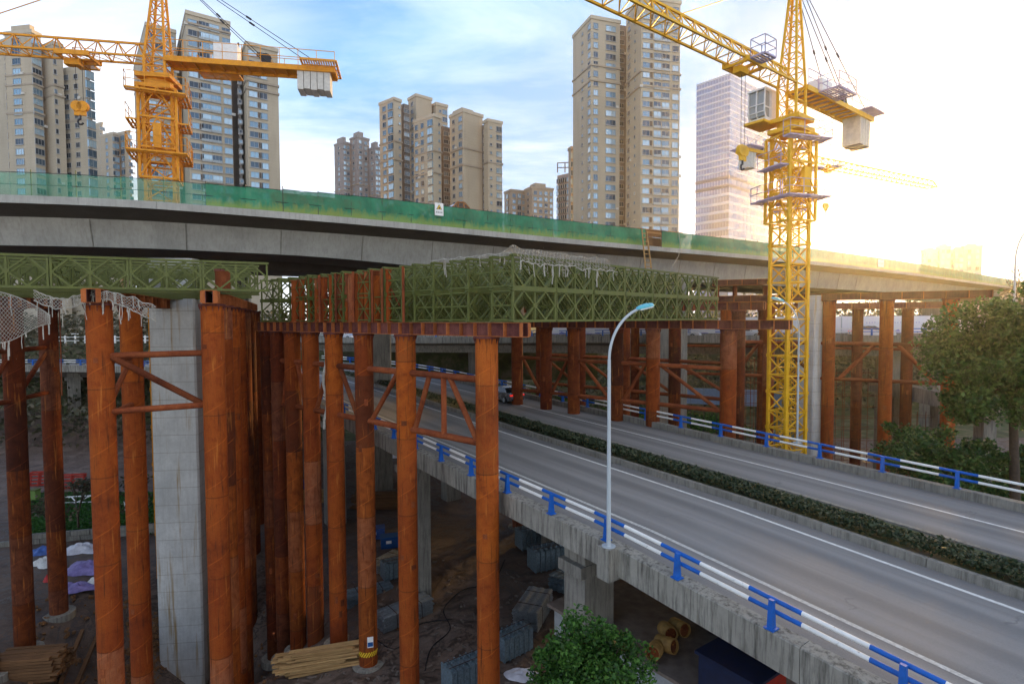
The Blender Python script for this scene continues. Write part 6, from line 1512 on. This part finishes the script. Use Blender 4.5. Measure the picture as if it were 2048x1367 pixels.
for a_, b_ in (((-2, 0, .1), (2, 0.4, .1)), ((-2, 0.8, .5), (2, 1.1, .6)), ((-2, 0, .1), (-1, 0.8, .55)), ((0, 0.2, .1), (-1, 0.8, .55)), ((0, 0.2, .1), (1, 1, .6)), ((2, 0.4, .1), (1, 1, .6))): MB().tube(a_, b_, 0.06, n=6).build('tube', M['sign_white'], wt)
gb = thing('wheelie_bin', 'dark green bin behind the grass strip at left', 'bin', gp(70, 1000)); MB().prism([(-.35, -.35, 0), (.35, -.35, 0), (.35, .35, 0), (-.35, .35, 0)], (0, 0, 1.1)).build('body', M['net_thick'], gb); MB().box((0, 0, 1.15), (.8, .8, .1)).build('lid', M['bailey_green'], gb)
# blue boxes behind the columns
for lbl, px, py, s_, mt in (('bright blue crate box under the road left of the second column', 782, 1092, 1.7, 'crate_blue'), ('dim blue crate behind the bright blue one', 752, 1075, 1.5, 'tarp_blue')):
    t = thing('storage_box', lbl, 'crate', gp(px, py), R_(15)); MB().box((0, 0, 0.45), (s_, 1.0, 0.9)).build('body', M[mt], t); MB().box((0, 0, 0.93), (s_ + 0.08, 1.08, 0.06)).build('lid', M[mt], t); MB().box((-0.2, -0.51, 0.55), (0.45, 0.02, 0.25)).build('label', M['sign_white'], t)
    for z in (0.15, 0.75): MB().box((0, -0.52, z), (s_, 0.04, 0.06)).build('rib', M[mt], t)
# site shed with drums on its roof
p = gp(1340, 1420); zt = at(1300, 1255, 24.5).z
sh_ = thing('site_shed', 'low grey site shed with a flat dusty roof under the road', 'shed', (at(1300, 1255, 24.5).x, 24.5, 0.4), A0 + R_(2)); hS = zt - 0.4
MB().box((0, 0, hS / 2), (8.0, 4.2, hS)).build('wall', M['shed_wall'], sh_); MB().box((0, 0, hS + 0.07), (8.5, 4.7, 0.14)).build('roof', M['shed_roof'], sh_)
for x_ in (-2.5, 0, 2.5): MB().box((x_, 2.12, hS * 0.55), (1.1, 0.05, 1.0)).build('window', M['window_glass_dark'], sh_)
for i, (px, py, lbl) in enumerate(((1310, 1300, 'tan drum lying on the shed roof, front left of the group'), (1332, 1288, 'tan drum lying on the shed roof, front right of the group'), (1335, 1262, 'tan drum lying on the shed roof, middle of the group'), (1358, 1254, 'tan drum lying on the shed roof, rearmost of the group'), (1243, 1285, 'tan drum lying apart on the shed roof beside the young tree'))):
    p = atz(px, py, zt + 0.14 + 0.30); t = thing('drum', lbl, 'drum', (p.x, p.y, zt + 0.14), R_(random.uniform(-30, 60)), 'tan drums on the shed roof')
    o = MB().lathe([(0.28, -0.42), (0.30, -0.40), (0.30, -0.14), (0.315, -0.13), (0.30, -0.11), (0.30, 0.13), (0.315, 0.14), (0.30, 0.16), (0.30, 0.40), (0.28, 0.42), (0.26, 0.41), (0.26, 0.30)], 18).build('shell', M['barrel_yellow'], t, smooth=40); o.rotation_euler = (R_(80), 0, 0); o.location = (0, 0, 0.32)
    o2 = MB().tube((0, 0, 0.28), (0, 0, 0.31), 0.255, n=18).build('inner_end', M['rust_dark'], t); o2.rotation_euler = (R_(80), 0, 0); o2.location = (0, 0, 0.32)
p = gp(1470, 1420); t = thing('skip_box', 'orange and blue site box in deep shade at the bottom right under the road', 'site box', (at(1480, 1345, 19).x, 19, 0.5), A0); zz = at(1480, 1320, 19).z - 0.5
MB().box((0, 0, zz / 2), (2.2, 1.6, zz)).build('body', M['navy'], t); MB().box((0, 0, zz + 0.05), (2.4, 1.8, 0.1)).build('roof', M['navy'], t); MB().box((-1.13, 0, zz / 2), (0.08, 1.7, zz)).build('side_panel', M['fence_red'], t)
# notice taped to the third column with hazard stripes at its foot
c3_ = cp[2]; nt = thing('column_notice', 'small white and blue notice on the third rusted column', 'notice', (c3_.x, c3_.y, gz(c3_.x, c3_.y) + 1.6)); dr = (CAM.xy - c3_.xy).normalized(); dr = P2(dr.x, dr.y); rr_ = DIA / 2 + 0.01; sd = P2(dr.y, -dr.x)
cc_ = dr * rr_ + sd * -0.12
MB().box(cc_, (0.34, 0.03, 0.62), Matrix.Rotation(math.atan2(dr.y, dr.x) + PI / 2, 3, 'Z')).build('sheet', M['sign_white'], nt); MB().box(cc_ + dr * 0.018 - P2(0, 0, 0.12), (0.30, 0.012, 0.26), Matrix.Rotation(math.atan2(dr.y, dr.x) + PI / 2, 3, 'Z')).build('picture', M['crate_blue'], nt)
for k in range(9):
    a = -PI / 2 + (k - 4) * 0.28 + 0.2; e_ = P2(math.cos(a), math.sin(a)) * (DIA / 2 + 0.006)
    o = MB().box((0, 0, 0), (0.07, 0.012, 0.34), Matrix.Rotation(R_(35), 3, 'Y')).build('hazard_stripe', M['sign_yellow'], nt, loc=(e_.x, e_.y, -0.75)); o.rotation_euler = (0, 0, a + PI / 2)
# ------------------------------------------------------------------ air
hz = MB().box((0, 170, 72), (760, 540, 150)).build('haze', []); hz.data.materials.clear()
hm_ = bpy.data.materials.new('haze_air'); hm_.use_nodes = True; hn = hm_.node_tree.nodes; hn.remove(hn['Principled BSDF'])
pv = hn.new('ShaderNodeVolumePrincipled'); pv.inputs['Color'].default_value = (0.97, 0.95, 0.93, 1); pv.inputs['Density'].default_value = 0.00019; pv.inputs['Anisotropy'].default_value = 0.85
hm_.node_tree.links.new(pv.outputs[0], hn['Material Output'].inputs['Volume']); hz.data.materials.append(hm_); kind(hz, 'stuff')
